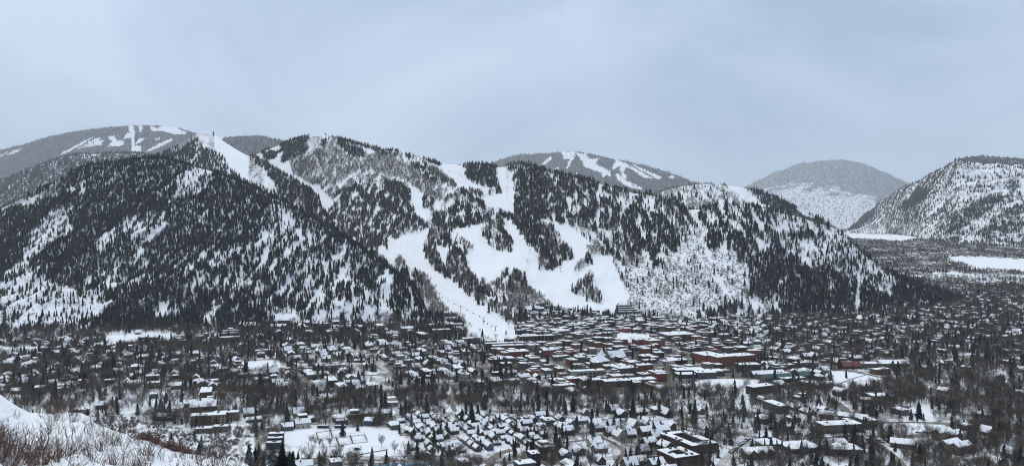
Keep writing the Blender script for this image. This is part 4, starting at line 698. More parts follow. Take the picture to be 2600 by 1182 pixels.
def flat_form(w, d, h, wins, up=None, balc=0, par=.55):
    P = [('wall', bx(-w / 2, w / 2, -d / 2, d / 2, -1.5, h), 'WALL', [])]; sub = [('snow_cover', bx(-w / 2 - .1, w / 2 + .1, -d / 2 - .1, d / 2 + .1, h + par, h + par + .38), 'roof_snow')]
    q = R_.uniform(-.25, .25) * w; sub.append(('vent', bx(q - .9, q + .9, d * .1, d * .1 + 1.6, h + par + .38, h + par + 1.3), 'steel'))
    P.append(('roof', bx(-w / 2 - .35, w / 2 + .35, -d / 2 - .35, d / 2 + .35, h, h + par), 'roof_dark', sub))
    if up:
        uw, ud, uh, ux, uy = up; P.append(('upper_storey', bx(ux - uw / 2, ux + uw / 2, uy - ud / 2, uy + ud / 2, h + .1, h + uh), 'WALL', [])); P.append(('upper_roof', bx(ux - uw / 2 - .3, ux + uw / 2 + .3, uy - ud / 2 - .3, uy + ud / 2 + .3, h + uh, h + uh + .4), 'roof_dark', [('snow_cover', bx(ux - uw / 2 - .1, ux + uw / 2 + .1, uy - ud / 2 - .1, uy + ud / 2 + .1, h + uh + .4, h + uh + .8), 'roof_snow')]))
    for k in range(balc): P.append(('balcony', bx(-w / 2 + .6, w / 2 - .6, -d / 2 - 1.4, -d / 2, 2.9 * (k + 1) - .15, 2.9 * (k + 1) + .9), 'roof_dark', [('snow_cover', bx(-w / 2 + .5, w / 2 - .5, -d / 2 - 1.5, -d / 2 - .05, 2.9 * (k + 1) + .9, 2.9 * (k + 1) + 1.08), 'roof_snow')]))
    for m in wins: P.append(('window', m, 'glass', []))
    P.append(('door', bx(w * .2, w * .2 + 1.3, -d / 2 - .08, -d / 2, 0, 2.3), 'door_wood', [])); return P
FORMS = {
 'gabled': (gable_form(13, 9.5, 5.2, 8.6, wins=windows(13, 9.5, 2, 3, 1)), (15, 11)),
 'cross-gabled': (gable_form(14, 9, 5.2, 8.4, wins=windows(14, 9, 2, 3, 1), wing=(7.5, 7, 4.6, 7.4, 2.5)), (16, 18)),
 'steep chalet': (gable_form(11, 9, 4.6, 9.6, wins=windows(11, 9, 2, 2, 1, wh=1.3)), (13, 11)),
 'low-slung': (gable_form(19, 10, 3.4, 5.8, wins=windows(19, 10, 1, 4, 1, ww=2)), (21, 12)),
 'hip-roofed': (hip_form(15, 11, 5.2, 8.2, 5, windows(15, 11, 2, 3, 2)), (17, 13)),
 'flat-roofed': (flat_form(15, 11, 5.6, windows(15, 11, 2, 3, 2, ww=2.2, wh=1.7)), (16, 12)),
 'stepped modern': (flat_form(18, 12, 3.6, windows(18, 12, 1, 3, 2, ww=2.6, wh=1.9), up=(9, 9, 3.2, -3.5, .8)), (19, 13))}
COT = {'tiny gabled': (gable_form(9, 6.6, 3.0, 5.2, chim=False, wins=windows(9, 6.6, 1, 2, 1), snow=.45, over=.5), (10, 7.6)), 'narrow steep-roofed': (gable_form(10, 6.4, 4.4, 7.2, chim=False, wins=windows(10, 6.4, 2, 2, 1, wh=1.3), snow=.45, over=.5), (11, 7.4)),
       'small porch-fronted': (gable_form(9.5, 7, 3.2, 5.4, wins=windows(9.5, 7, 1, 2, 1), snow=.45, over=.5, wing=(4, 3.5, 2.6, 4.2, 1.5)), (10.5, 10.5))}
LODGE = {'long balconied': (flat_form(32, 13, 8.6, windows(32, 13, 3, 6, 1, ww=2.2, wh=1.6), balc=2), (33, 16)), 'broad gabled': (gable_form(28, 14, 7.2, 11, wins=windows(28, 14, 2, 6, 2, zs=1.8, zh=3.1, ww=1.9)), (30, 16)), 'terraced': (flat_form(26, 15, 5.8, windows(26, 15, 2, 5, 2, ww=2.2), up=(18, 10, 3, 0, 2), balc=1), (27, 18)), 'zigzag gabled': (gable_form(24, 11, 6.2, 9, wins=windows(24, 11, 2, 5, 1), wing=(8, 6, 5.6, 8.6, -6)), (26, 18))}
COMM = {'two-storey': (flat_form(22, 20, 7.2, windows(22, 20, 2, 5, 4, zs=1.7, zh=3.4, ww=2.0, wh=1.9)), (23, 21)), 'three-storey': (flat_form(20, 18, 10.2, windows(20, 18, 3, 5, 4, zs=1.7, zh=3.3, ww=1.5, wh=1.8)), (21, 19)), 'single-storey': (flat_form(24, 17, 4.6, windows(24, 17, 1, 5, 3, zs=2, ww=3, wh=2.2)), (25, 18)), 'setback': (flat_form(24, 20, 6.4, windows(24, 20, 2, 5, 4, zs=1.7, zh=3.2, ww=1.7), up=(15, 13, 3.2, 1, 2)), (25, 21))}
MESHC = {}
def form_mesh(key, i, j, part):
    k = (key, i, j)
    if k not in MESHC: MESHC[k] = part[1].mesh(part[0], [M['wall grey'] if part[2] == 'WALL' else M[part[2]]])
    return MESHC[k]
def place(kindname, key, form, loc, rot, scale, wall, label, cat, group, nwin=99):
    root = bpy.data.objects.new(kindname, None); COL.objects.link(root); root.location = loc; root.rotation_euler = (0, 0, rot); root.scale = (scale,) * 3 if not hasattr(scale, '__len__') else scale
    root.empty_display_size = 1; tag(root, label, cat, group); wc = 0
    for i, part in enumerate(form):
        if part[0] == 'window':
            wc += 1
            if wc > nwin: continue
        o = bpy.data.objects.new(part[0], form_mesh(key, i, -1, part)); COL.objects.link(o); o.parent = root
        if part[2] == 'WALL': o.material_slots[0].link = 'OBJECT'; o.material_slots[0].material = M['wall ' + wall]
        for j, sp in enumerate(part[3]):
            q = bpy.data.objects.new(sp[0], form_mesh(key, i, j, sp)); COL.objects.link(q); q.parent = o
    return root
LMK = []                                                                # (plan x, plan y, short name) of things one can find
def zone(px, py):
    X_, Y_, _ = on_ground(px, py); best = min(LMK, key=lambda l: (l[0] - X_) ** 2 + (l[1] - Y_) ** 2) if LMK else None
    if best:
        d_ = math.hypot(best[0] - X_, best[1] - Y_)
        if d_ < 30: return 'right beside the ' + best[2]
        if d_ < 60: return 'close to the ' + best[2]
        if d_ < 95: return 'a little way from the ' + best[2]
    if py < 745: return 'on the far valley flats'
    if 1330 < px < 1700 and py < 818: return 'on the slope at the foot of the ski runs'
    if py < 850 and px < 1240: return 'at the foot of the steep forested mountain'
    if py < 850 and px > 1640: return 'at the foot of the rocky spur'
    if 690 < px < 1020 and 1060 < py < 1165: return 'beside the snowed-in tennis courts'
    if 1015 <= px < 1400 and py > 1048: return 'in the tight cottage rows'
    if 1400 <= px < 1690 and py > 1040: return 'between the winding townhouse lanes'
    if px >= 1690 and py > 1080: return 'near the flat-roofed offices'
    if py > 1010 and px < 690: return 'above the brushy hillside'
    if py > 985: return 'among the riverside trees'
    if px < 640: return 'in the leafy outskirts below the dark mountain'
    if px < 1240: return 'in the old street grid below the ski run'
    if px > 1930 and py > 935: return 'near the green-roofed shops'
    if px > 1930: return 'among the tall spruces below the spur'
    return 'in the brick-built town centre'
for a_, b_, n_ in ((1364, 864, 'long pier-fronted lodge'), (1300, 887, 'twin dark lodge wings'), (1320, 907, 'square red block'), (1668, 880, 'tall rust-red block'), (1732, 863, 'wide brown hotel'), (1846, 929, 'brick hotel'), (1493, 958, 'cream gallery building'), (1598, 981, 'curving terrace building'), (1675, 962, 'brick stair tower'), (1795, 960, 'glass library'), (1905, 941, 'dark balconied apartments'), (1531, 927, 'pyramid-roofed church'), (1746, 1187, 'square courtyard apartments'), (1790, 1152, 'long maroon apartments'), (2010, 970, 'green-roofed shops'), (2165, 936, 'red-roofed hall'), (2060, 912, 'white A-shaped gable'), (2044, 1150, 'wide hip-roofed office'), (2150, 1155, 'slot-skylight office'), (1936, 1166, 'zigzag gable row'), (2292, 1138, 'sloping tan office'), (2142, 1098, 'curved tan depot'), (2243, 1022, 'flat-roofed riverside office'), (528, 1078, 'long tan condominium'), (403, 1068, 'shed-roofed house'), (694, 1140, 'terraced lodge in the road bend'), (935, 1080, 'bright blue house'), (1006, 1196, 'blue-roofed garages'), (905, 1141, 'domed snow shed'), (880, 837, 'long chestnut lodge'), (1119, 802, 'flat-roofed house on the bank'), (2441, 1137, 'twin tan apartment houses'), (375, 862, 'twin dark halls'), (1590, 856, 'small central snowfield'), (1830, 978, 'snow-covered park'), (2345, 1088, 'asphalt turning circle'), (2140, 1035, 'wide brown road bend'), (2180, 962, 'snowy terrace paths'), (1165, 985, 'riverside road curve'), (930, 950, 'straight packed-snow street'), (2440, 668, 'far white field')): q_ = on_ground(a_, b_); LMK.append((q_[0], q_[1], n_))
LEFT = []                                                               # houses past the 300 largest: joined further down
# ---------------------------------------------------------------- landmark buildings
def blocks(kindname, label, cat, px, py, rot, parts, group=None, wallname='red brick'):
    """one building of several wings. parts: (kind, x, y, w, d, h, extra) in metres round the front point"""
    X, Y, Z = locate(px, py); root = bpy.data.objects.new(kindname, None); COL.objects.link(root); root.location = (X, Y, Z); root.rotation_euler = (0, 0, math.radians(rot)); tag(root, label, cat, group)
    c, s = math.cos(math.radians(rot)), math.sin(math.radians(rot))
    def add(nm, m, mk, par=root): o = bpy.data.objects.new(nm, m.mesh(nm, [M[mk]])); COL.objects.link(o); o.parent = par; return o
    for p in parts:
        k, x, y, w, d, h = p[:6]; ex = p[6] if len(p) > 6 else {}; wl = 'wall ' + ex.get('wall', wallname); yy = y + d / 2; z0 = ex.get('z', 0.)
        stamp(X + x * c - yy * s, Y + x * s + yy * c, w, d, math.radians(rot), 1.2); BLOCKS.append((X + x * c - yy * s, Y + x * s + yy * c, max(w, d) * .6 + 2))
        def put(nm, m, mk, par=root): xform(m, ex.get('yaw', 0), x, yy, z0); return add(nm, m, mk, par)
        if k == 'flat':
            put('wall', bx(-w / 2, w / 2, -d / 2, d / 2, -2, h), wl); r = put('roof', bx(-w / 2 - .35, w / 2 + .35, -d / 2 - .35, d / 2 + .35, h + .003, h + .6), ex.get('roof', 'roof_dark')); put('snow_cover', bx(-w / 2 - .12, w / 2 + .12, -d / 2 - .12, d / 2 + .12, h + .6, h + 1.0), 'roof_snow', r)
            for q in range(ex.get('vents', 2)):
                vx, vy = R_.uniform(-.35, .35) * w, R_.uniform(-.2, .3) * d; put('vent', bx(vx - 1, vx + 1, vy - .9, vy + .9, h + .95, h + 2.0), 'steel', r)
        elif k == 'gable':
            put('wall', new(pent, w, d, h, ex['hr'] - .1), wl); kk = (ex['hr'] - h) / (d / 2); r = put('roof', new(chevron, w + 1.4, d + 1.4, h - kk * .7 + .02, ex['hr'] + .02, .3), ex.get('roof', 'roof_dark'))
            if ex.get('snow', 1): put('snow_cover', new(chevron, w + 1.1, (d + 1.1), h - kk * .55 + .5, ex['hr'] + .5, .46), 'roof_snow', r)
        elif k == 'hip':
            put('wall', bx(-w / 2, w / 2, -d / 2, d / 2, -2, h), wl); r = put('roof', new(hip, w + 4, d + 4, h + .2, ex['hr'], .35, w * .35), 'roof_dark'); put('snow_cover', new(hip, w + 3.6, d + 3.6, h + .7, ex['hr'] + .7, .45, w * .35), 'roof_snow', r)
            if ex.get('well'): put('skylight', bx(-w * .1, w * .1, -d * .1, d * .02, ex['hr'] - .6, ex['hr'] + .95), 'glass', r)
        if k != 'roofonly' and ex.get('rows', 2):
            n = ex.get('nx', max(2, int(w / 4.2))); ny = ex.get('ny', max(1, int(d / 5)))
            for m in windows(w, d, ex.get('rows', 2), n, ny, zs=1.7, zh=ex.get('zh', 3.2), ww=ex.get('ww', 1.5), wh=ex.get('wh', 1.7)): put('window', m, 'glass')
        for q in range(ex.get('balc', 0)): put('balcony', bx(-w / 2 + .3, w / 2 - .3, -d / 2 - 1.5, -d / 2 - .01, 2.9 * (q + 1) - .2, 2.9 * (q + 1) + .8), 'roof_dark')
        for q in range(ex.get('piers', 0)): xx = -w / 2 + (q + .5) / ex['piers'] * w; put('pier', bx(xx - .5, xx + .5, -d / 2 - .6, -d / 2 - .01, -1, h), 'wall ' + ex.get('pierwall', wallname))
    return root
blocks('lodge', 'long taupe three-storey lodge with pale piers at the foot of the gondola run', 'lodge', 1364, 864, 14, [('flat', 0, 0, 60, 13, 7.6, dict(rows=2, nx=12, ww=3, wh=1.9, piers=9, pierwall='tan'))], wallname='dark brown')
blocks('lodge', 'pair of long dark lodge wings side by side below the gondola run', 'lodge', 1300, 887, 13, [('flat', 2, 0, 66, 12, 6.4, dict(rows=2, nx=12, ww=3.4, piers=8, pierwall='taupe')), ('flat', -6, 20, 66, 11, 7.4, dict(rows=2, nx=10))], wallname='dark brown')
blocks('commercial_building', 'square red brick block beneath the long lodges', 'building', 1320, 907, 20, [('flat', 0, 0, 31, 22, 8.5, dict(rows=2, wh=1.3)), ('flat', -20, 4, 10, 16, 7, dict(wall='taupe', rows=1))])
blocks('commercial_building', 'tall rust-red brick block beside the small snowfield', 'building', 1668, 880, 24, [('flat', -3, 0, 24, 20, 10, dict(rows=3, wall='rust brick')), ('flat', 14, 4, 10, 16, 12.5, dict(rows=3, wall='rust brick'))])
blocks('commercial_building', 'wide brown hotel under one great snowy roof above the centre', 'hotel', 1732, 863, 18, [('flat', 0, 0, 54, 38, 9, dict(rows=3, zh=2.9, nx=12))], wallname='taupe')
blocks('brick_hotel', 'large red brick hotel of three blocks with arched corner front', 'hotel', 1846, 929, 24, [('flat', 0, 0, 33, 24, 13, dict(rows=3, zh=3.8, ww=1.3, wh=2.4)), ('flat', 36, 6, 40, 22, 11, dict(rows=3, zh=3.2, ww=1.2, wh=1.9)), ('flat', -2, 25, 30, 34, 11.4, dict(rows=3, zh=3.2, ww=1.2, wh=1.9))])
blocks('commercial_building', 'long cream building with dark recessed galleries below the church', 'building', 1493, 958, 16, [('flat', 0, 0, 49, 12, 8.2, dict(rows=2, nx=8, ww=4.6, wh=2.5, wall='cream', zh=3.6)), ('flat', -20, -1.5, 9, 13, 8.8, dict(rows=0, wall='cream'))], wallname='cream')
blocks('commercial_building', 'long low curving taupe building on the river terrace edge', 'building', 1598, 981, 12, [('flat', -20, 2, 22, 17, 6.6, dict(rows=2, wall='taupe')), ('flat', 4, 0, 26, 16, 7.2, dict(rows=2, wall='grey')), ('flat', 27, 3, 20, 16, 7.0, dict(rows=2, wall='rust brick')), ('flat', -44, 10, 24, 15, 7.4, dict(rows=2, wall='taupe'))], wallname='taupe')
blocks('commercial_building', 'red brick block with stair tower on the river terrace', 'building', 1675, 962, 20, [('flat', 0, 0, 18, 15, 9, dict(rows=2)), ('flat', -16, 6, 14, 14, 6, dict(rows=2))])
blocks('commercial_building', 'long rust-red brick row with regular window bays behind the terrace', 'building', 1640, 945, 20, [('flat', 0, 0, 22, 14, 9.5, dict(rows=3, nx=7)), ('flat', -26, 0, 28, 15, 7, dict(rows=2, wall='grey')), ('flat', -24, 16, 30, 12, 6, dict(rows=1, wall='taupe'))])
blocks('library', 'modern glass-fronted library with broad eaves above the snow-covered park', 'library', 1795, 960, 6, [('flat', 0, 0, 26, 20, 7.0, dict(rows=2, nx=5, ww=4, wh=2.2, wall='charcoal')), ('flat', -26, 2, 24, 16, 4.8, dict(rows=1, nx=5, ww=3.4, wh=2.4, wall='charcoal')), ('flat', 14, 14, 30, 18, 6, dict(rows=1, wall='chestnut')), ('flat', -14, 22, 40, 20, 6.5, dict(rows=1, wall='maroon'))], wallname='charcoal')
blocks('apartment_block', 'dark balconied apartments beside the brick hotel', 'apartments', 1905, 941, 8, [('flat', 0, 0, 30, 16, 8, dict(rows=2, balc=2, nx=6, ww=2.4))], wallname='charcoal')
blocks('white_block', 'small white office with dark roof well in the brick town', 'building', 1700, 930, 18, [('flat', 0, 0, 17, 15, 7, dict(rows=2, wall='white')), ('flat', 22, 8, 24, 18, 6, dict(rows=1, wall='maroon'))], wallname='white')
blocks('church', 'stone church with steep snowy pyramid roof and slim spire', 'church', 1531, 927, 28, [('hip', 0, 0, 20, 18, 5.5, dict(hr=13, rows=1, wall='taupe')), ('hip', 9, 14, 4, 4, 10, dict(hr=20, rows=0, wall='cream'))], wallname='taupe')
blocks('hall', 'pale hall with one great snow-covered gable roof by the church', 'hall', 1570, 914, 24, [('gable', 0, 0, 26, 18, 5, dict(hr=13, rows=1, wall='cream'))], wallname='cream')
blocks('courtyard_apartments', 'red apartment block built round a dark square courtyard', 'apartments', 1746, 1187, 24, [('flat', 0, 0, 24, 7, 9, dict(rows=3, zh=2.8, nx=6)), ('flat', -8.5, 7.8, 7, 11, 9.02, dict(rows=3, zh=2.8)), ('flat', 8.5, 7.8, 7, 11, 9.04, dict(rows=3, zh=2.8)), ('flat', 0, 19.6, 24, 7, 9.01, dict(rows=3, zh=2.8, nx=6))], wallname='maroon')
blocks('courtyard_apartments', 'long maroon apartments enclosing a narrow courtyard with snow roofs', 'apartments', 1790, 1152, 24, [('flat', 0, 0, 27, 7.5, 8, dict(rows=2)), ('flat', -10, 8.3, 7, 33, 8.02, dict(rows=2)), ('flat', 10, 11, 7, 30, 8.03, dict(rows=2)), ('flat', 0, 42, 27, 6.5, 7.5, dict(rows=2))], wallname='maroon')
blocks('hillside_hotel', 'stepped dark hotel of snow-edged terraces above the town', 'hotel', 1597, 796, 10, [('flat', 0, 0, 52, 14, 4, dict(rows=1, nx=12, ww=2.6)), ('flat', 0, 11, 46, 13, 7.6, dict(rows=0)), ('flat', -1, 20, 38, 12, 11.5, dict(rows=0)), ('flat', -2, 27, 30, 12, 15.5, dict(rows=0)), ('gable', -2, 34, 18, 12, 17, dict(hr=20, rows=0))], wallname='charcoal')
blocks('shopping_centre', 'low shops with long green metal roofs half covered in snow', 'shops', 2010, 970, 14, [('flat', 4, 0, 34, 10, 4.4, dict(rows=1, nx=8, ww=3, wall='olive')), ('gable', -8, 13, 44, 12, 4.6, dict(hr=8, rows=1, roof='metal_green', snow=0)), ('flat', -8, 27, 46, 8, 6, dict(rows=1)), ('gable', -8, 38, 46, 12, 4.6, dict(hr=8, rows=0, roof='metal_green')), ('gable', 32, 18, 16, 14, 4.4, dict(hr=7.5, rows=1, roof='metal_green', snow=0))], wallname='grey')
blocks('school', 'long white-roofed hall with snow-free red metal roof at its end', 'hall', 2165, 936, 0, [('gable', 0, 0, 26, 18, 4.2, dict(hr=9.5, roof='metal_red', snow=0, rows=1, wall='maroon')), ('flat', 34, 8, 42, 18, 5.2, dict(rows=1, wall='taupe')), ('gable', 66, 14, 40, 20, 5, dict(hr=8.6, rows=1, wall='chestnut'))], wallname='chestnut')
blocks('red_house', 'maroon house with steep white A-shaped gable among spruces', 'house', 2060, 912, 10, [('gable', 0, 0, 22, 10, 5.5, dict(hr=9, rows=1)), ('gable', 2, -4, 9, 8, 5, dict(hr=11, rows=1, yaw=math.pi / 2))], wallname='maroon')
for (x_, y_, r_, lb) in ((2430, 1122, 30, 'tan apartment house with twin sloping snow roofs, upper of two'), (2452, 1152, 30, 'tan apartment house with twin sloping snow roofs, lower of two')): blocks('apartment_house', lb, 'apartments', x_, y_, r_, [('gable', 0, 0, 20, 9, 7.5, dict(hr=10, rows=2, nx=6)), ('gable', 0, 9.5, 20, 9, 7.5, dict(hr=10, rows=2, nx=6))], wallname='tan')
blocks('office', 'wide hip-roofed office with dark glass entrance and broad snowy roof', 'office', 2044, 1150, 12, [('hip', 0, 0, 26, 20, 4.6, dict(hr=8, rows=1, nx=6, ww=2.4, well=0)), ('flat', -1, -2.5, 4.5, 5, 5.8, dict(rows=1, nx=1, ny=1, wall='charcoal', vents=0))], wallname='taupe')
blocks('office', 'square office with dark slot skylight in its wide snowy roof', 'office', 2150, 1155, -3, [('hip', 0, 0, 23, 17, 5.2, dict(hr=7.4, rows=1, nx=4, ww=4, wh=2.4, well=1))], wallname='charcoal')
blocks('office', 'snowy hip-roofed office with diamond skylight behind the zigzag gables', 'office', 1966, 1140, 14, [('hip', 0, 0, 19, 16, 4.8, dict(hr=7.6, rows=1, nx=4, ww=2.4, well=1))], wallname='tan')
blocks('townhouse_row', 'row of zigzag snow gables behind three dark spruces', 'townhouses', 1936, 1166, 8, [('gable', -8, 0, 9, 8, 5, dict(hr=8.5, rows=1, yaw=math.pi / 2)), ('gable', 0, 1, 9, 8, 5, dict(hr=8.5, rows=1, yaw=math.pi / 2)), ('gable', 8, 2, 9, 8, 5, dict(hr=8.5, rows=1, yaw=math.pi / 2)), ('gable', 0, 6, 26, 9, 5, dict(hr=8, rows=1))], wallname='grey')
blocks('office', 'snow-roofed tan office with long roof sloping to the road', 'office', 2292, 1138, -28, [('gable', 0, 0, 20, 12, 4.5, dict(hr=7.5, rows=1))], wallname='chestnut')
blocks('depot', 'long curved-front tan depot with pale end windows', 'depot', 2142, 1098, 10, [('flat', 0, 0, 40, 16, 7.2, dict(rows=1, nx=5, ww=3.5, wh=2.6)), ('flat', 39, 14, 14, 12, 6.4, dict(rows=1, wall='olive'))], wallname='taupe')
for k_ in range(6): blocks('townhouse', 'small taupe townhouse with tilted snow roof behind the depot', 'townhouse', 2091 + 17 * k_ + (12 if k_ > 1 else 0) + (6 if k_ > 3 else 0), 1062 + k_ * 2.2, -22, [('gable', 0, 0, 7, 9, 5, dict(hr=7.6, rows=1, nx=1, ny=1, yaw=0))], group='townhouses behind the depot', wallname='taupe')
blocks('office', 'brown office with large flat snow roof among bare riverside trees', 'office', 2243, 1022, 0, [('flat', 0, 0, 25, 18, 7, dict(rows=2, wall='rust brick')), ('flat', -18, -6, 16, 12, 4.5, dict(rows=1, wall='taupe'))], wallname='taupe')
for (x_, y_, r_, lb, pp) in ((720, 824, 4, 'dark chalet with wide snowy gable standing alone above the woods', [('gable', 0, 0, 22, 12, 9, dict(hr=12, rows=2))]), (766, 826, 6, 'low dark chalet with rippled snow roof above the woods', [('gable', -8, 0, 16, 10, 5, dict(hr=8, rows=1)), ('gable', 6, 1, 16, 10, 6, dict(hr=9.5, rows=1))]), (880, 837, 4, 'long chestnut lodge with a row of small gables below the forest', [('gable', 0, 0, 58, 12, 5.5, dict(hr=8.5, rows=1)), ('gable', -18, -2, 9, 8, 5, dict(hr=10, rows=1, yaw=math.pi / 2)), ('gable', 20, -2, 9, 8, 5, dict(hr=10.5, rows=1, yaw=math.pi / 2))]),
    (1119, 802, -4, 'dark flat-roofed house alone on the bank beside the gondola run', [('flat', 0, 0, 28, 12, 6.5, dict(rows=1, nx=6, ww=3))]), (1146, 832, 2, 'two long brown condominium wings beside the gondola run', [('flat', 4, 0, 34, 12, 7, dict(rows=2, nx=8)), ('flat', -34, 2, 30, 12, 6, dict(rows=2, nx=7))]), (1145, 816, -18, 'brown house stepping down the bank beside the gondola run', [('gable', 0, 0, 18, 10, 6, dict(hr=9, rows=1))])): blocks('mountain_lodge', lb, 'lodge', x_, y_, r_, pp, wallname='dark brown' if y_ != 837 else 'chestnut')
for (x_, lb) in ((361, 'dark twin hall under snow at the forest edge, the one by the clearing'), (389, 'dark twin hall under snow at the forest edge, the one by the chalets')): blocks('hall', lb, 'hall', x_, 862, 2, [('gable', 0, 0, 15, 12, 5, dict(hr=8.5, rows=1))], wallname='charcoal')
blocks('condominium', 'long tan condominium with straight snow roof on the near bank', 'condominium', 528, 1078, 14, [('flat', 0, 0, 33, 12, 9, dict(rows=3, nx=8, balc=0, zh=2.8)), ('flat', 16, 12.2, 24, 10, 8, dict(rows=1))], wallname='tan')
blocks('condominium', 'low condominium under a wavy snow roof above the hairpin', 'condominium', 540, 1098, 10, [('flat', -8, 0, 16, 8, 4, dict(rows=1)), ('flat', 7, 1, 14, 8, 5, dict(rows=1))], wallname='taupe')
blocks('house', 'dark house with wide plain gable above the long tan condominium', 'house', 515, 1042, 16, [('gable', 0, 0, 26, 16, 4.5, dict(hr=9, rows=1))], wallname='charcoal')
blocks('house', 'tan-walled house with low white shed roof above the hairpin', 'house', 403, 1068, -6, [('gable', 0, 0, 14, 9, 4.5, dict(hr=7, rows=1)), ('flat', 10, 1, 7, 7, 3, dict(rows=0))], wallname='dark brown')
blocks('house', 'dark terraced lodge with three stacked snow roofs inside the road bend', 'lodge', 694, 1140, 6, [('flat', 0, 0, 12.5, 6, 5.5, dict(rows=2, nx=3)), ('flat', 0, 6.01, 13, 6, 8, dict(rows=1)), ('flat', 0, 12.02, 13, 6, 10.4, dict(rows=1))], wallname='charcoal')
blocks('house', 'bright blue house with snowy gable above the tennis courts', 'house', 935, 1080, -6, [('gable', 0, 0, 8, 8.5, 5.2, dict(hr=7.6, rows=2, nx=2, ny=2))], wallname='blue')
blocks('garage', 'low garage row with blue-green metal roofs at the road', 'garages', 1006, 1196, 8, [('gable', -10, 0, 14, 9, 3, dict(hr=5, roof='metal_blue', snow=0, rows=1)), ('gable', 4, 1, 14, 9, 3.2, dict(hr=5.6, roof='metal_blue', snow=0, rows=1)), ('gable', 18, 3, 14, 9, 3, dict(hr=5.2, roof='metal_blue', snow=0, rows=1))], wallname='grey')
for (x_, lb) in ((820, 'long dark shelter at the tennis courts, nearer the bare trees'), (863, 'long dark shelter at the tennis courts, nearer the blue house')): blocks('shelter', lb, 'shelter', x_, 1086, 3, [('flat', 0, 0, 11, 2.4, 2.0, dict(rows=0, vents=0))], wallname='charcoal')
blocks('shed', 'small domed snow-capped shed beside the tennis courts', 'shed', 905, 1141, 0, [('hip', 0, 0, 3.2, 3.2, 2.2, dict(hr=3.6, rows=0))], wallname='olive')
for (x_, y_, w_, wl, lb) in ((1350, 888 - 60 + 0, 0, '', ''),): pass
# ---------------------------------------------------------------- houses by district
PRE = {'dark brown': .2, 'grey': .14, 'taupe': .15, 'chestnut': .12, 'tan': .1, 'slate': .09, 'cream': .05, 'blue-grey': .03, 'charcoal': .1, 'olive': .02}
WN, WP = list(PRE), np.array(list(PRE.values())); WP = WP / WP.sum()
cand = []
def lots(kind, step1, step2, chance, forms, jit, kindname):
    for i in range(-130, 150):
        for j in range(-60, 130):
            s1, s2 = i * step1 + rng.normal(0, jit), j * step2 + rng.normal(0, jit); X_, Y_ = E1[0] * s1 + E2[0] * s2, E1[1] * s1 + E2[1] * s2 + 900
            if not 560 < Y_ < 5600: continue
            px, py = CX + F * X_ / Y_, HY + F * (CZ - float(zground(Y_))) / Y_
            if not -60 < px < 2660 or py > 1215 or py < 600: continue
            if DN[DR[int(py), int(px + OX)]] != kind or rng.random() > chance: continue
            key = list(forms)[rng.integers(len(forms))]; w, d = forms[key][1]; sc_ = rng.uniform(.74, 1.04) * (.86 if kind == 'downtown' else 1); rot = TH + rng.integers(4) * math.pi / 2 + rng.normal(0, .6 if kind == 'valley' else .06)
            sz = surf_z(X_, Y_)
            if sz > zground(Y_) + 2.5: continue
            if Y_ < 2900 and not free(X_, Y_, w * sc_, d * sc_, rot, .4): continue
            stamp(X_, Y_, w * sc_, d * sc_, rot, .3); cand.append((w * d * sc_ ** 2 / Y_ ** 2, kindname, key, forms, (X_, Y_, sz), rot, sc_, px, py))
HF = FORMS
lots('downtown', 19, 17.5, .97, COMM, .8, 'commercial_building'); lots('base', 30, 22, .8, LODGE, 2, 'lodge')
lots('suburb', 21, 20, .9, {**HF, 'long balconied': LODGE['long balconied']}, 2.0, 'house'); lots('cottage', 12.5, 12.5, .97, COT, .7, 'cottage'); lots('town2', 17, 16, .8, {k: HF[k] for k in ('gabled', 'cross-gabled', 'steep chalet')}, 1.8, 'house')
lots('leafy', 25, 23, .66, HF, 4, 'house'); lots('grove', 62, 50, .3, HF, 8, 'house'); lots('snowgrove', 60, 46, .3, HF, 8, 'house'); lots('spruces', 44, 40, .5, HF, 6, 'house'); lots('woodfoot', 44, 34, .45, LODGE, 5, 'lodge'); lots('estate', 34, 30, .45, HF, 4, 'house'); lots('valley', 96, 84, .5, HF, 30, 'house')
# the built-up slope at the foot of the runs
SLOPE = [(1325, 822), (1640, 822), (1640, 808), (1560, 800), (1500, 790), (1420, 778), (1370, 775), (1330, 795)]
SR = np.zeros((MH, MW), np.int8); fill(SR, SLOPE, 1)
for py in np.arange(776, 824, 5.2):
    for px in np.arange(1310, 1650, 15):
        x_, y_ = px + rng.normal(0, 4), py + rng.normal(0, 1)
        if SR[int(y_), int(x_ + OX)] and rng.random() < .8:
            X_, Y_, Z_ = locate(x_, y_); key = list(LODGE)[rng.integers(4)]; w, d = LODGE[key][1]; sc_ = rng.uniform(.5, .75); rot = TH + rng.normal(0, .15)
            if free(X_, Y_, w * sc_, d * sc_, rot, .5): stamp(X_, Y_, w * sc_, d * sc_, rot, .3); cand.append((w * d * sc_ ** 2 / Y_ ** 2, 'lodge', key, LODGE, (X_, Y_, Z_ - .3), rot, sc_, x_, y_)); BLOCKS.append((X_, Y_, 11))
CAT = {'house': 'house', 'cottage': 'cottage', 'lodge': 'lodge', 'commercial_building': 'building'}; GRP = {'house': 'houses of the town', 'cottage': 'cottages in tight rows', 'lodge': 'lodges at the mountain foot', 'commercial_building': 'flat-roofed buildings of the town centre'}
cnt = {}; cand.sort(key=lambda c: -c[0])
CW = {'commercial_building': ['red brick', 'rust brick', 'taupe', 'grey', 'dark brown', 'tan', 'slate', 'taupe', 'dark brown', 'charcoal', 'grey', 'chestnut', 'red brick', 'rust brick', 'red brick'], 'lodge': ['dark brown', 'chestnut', 'taupe', 'grey', 'charcoal', 'tan']}
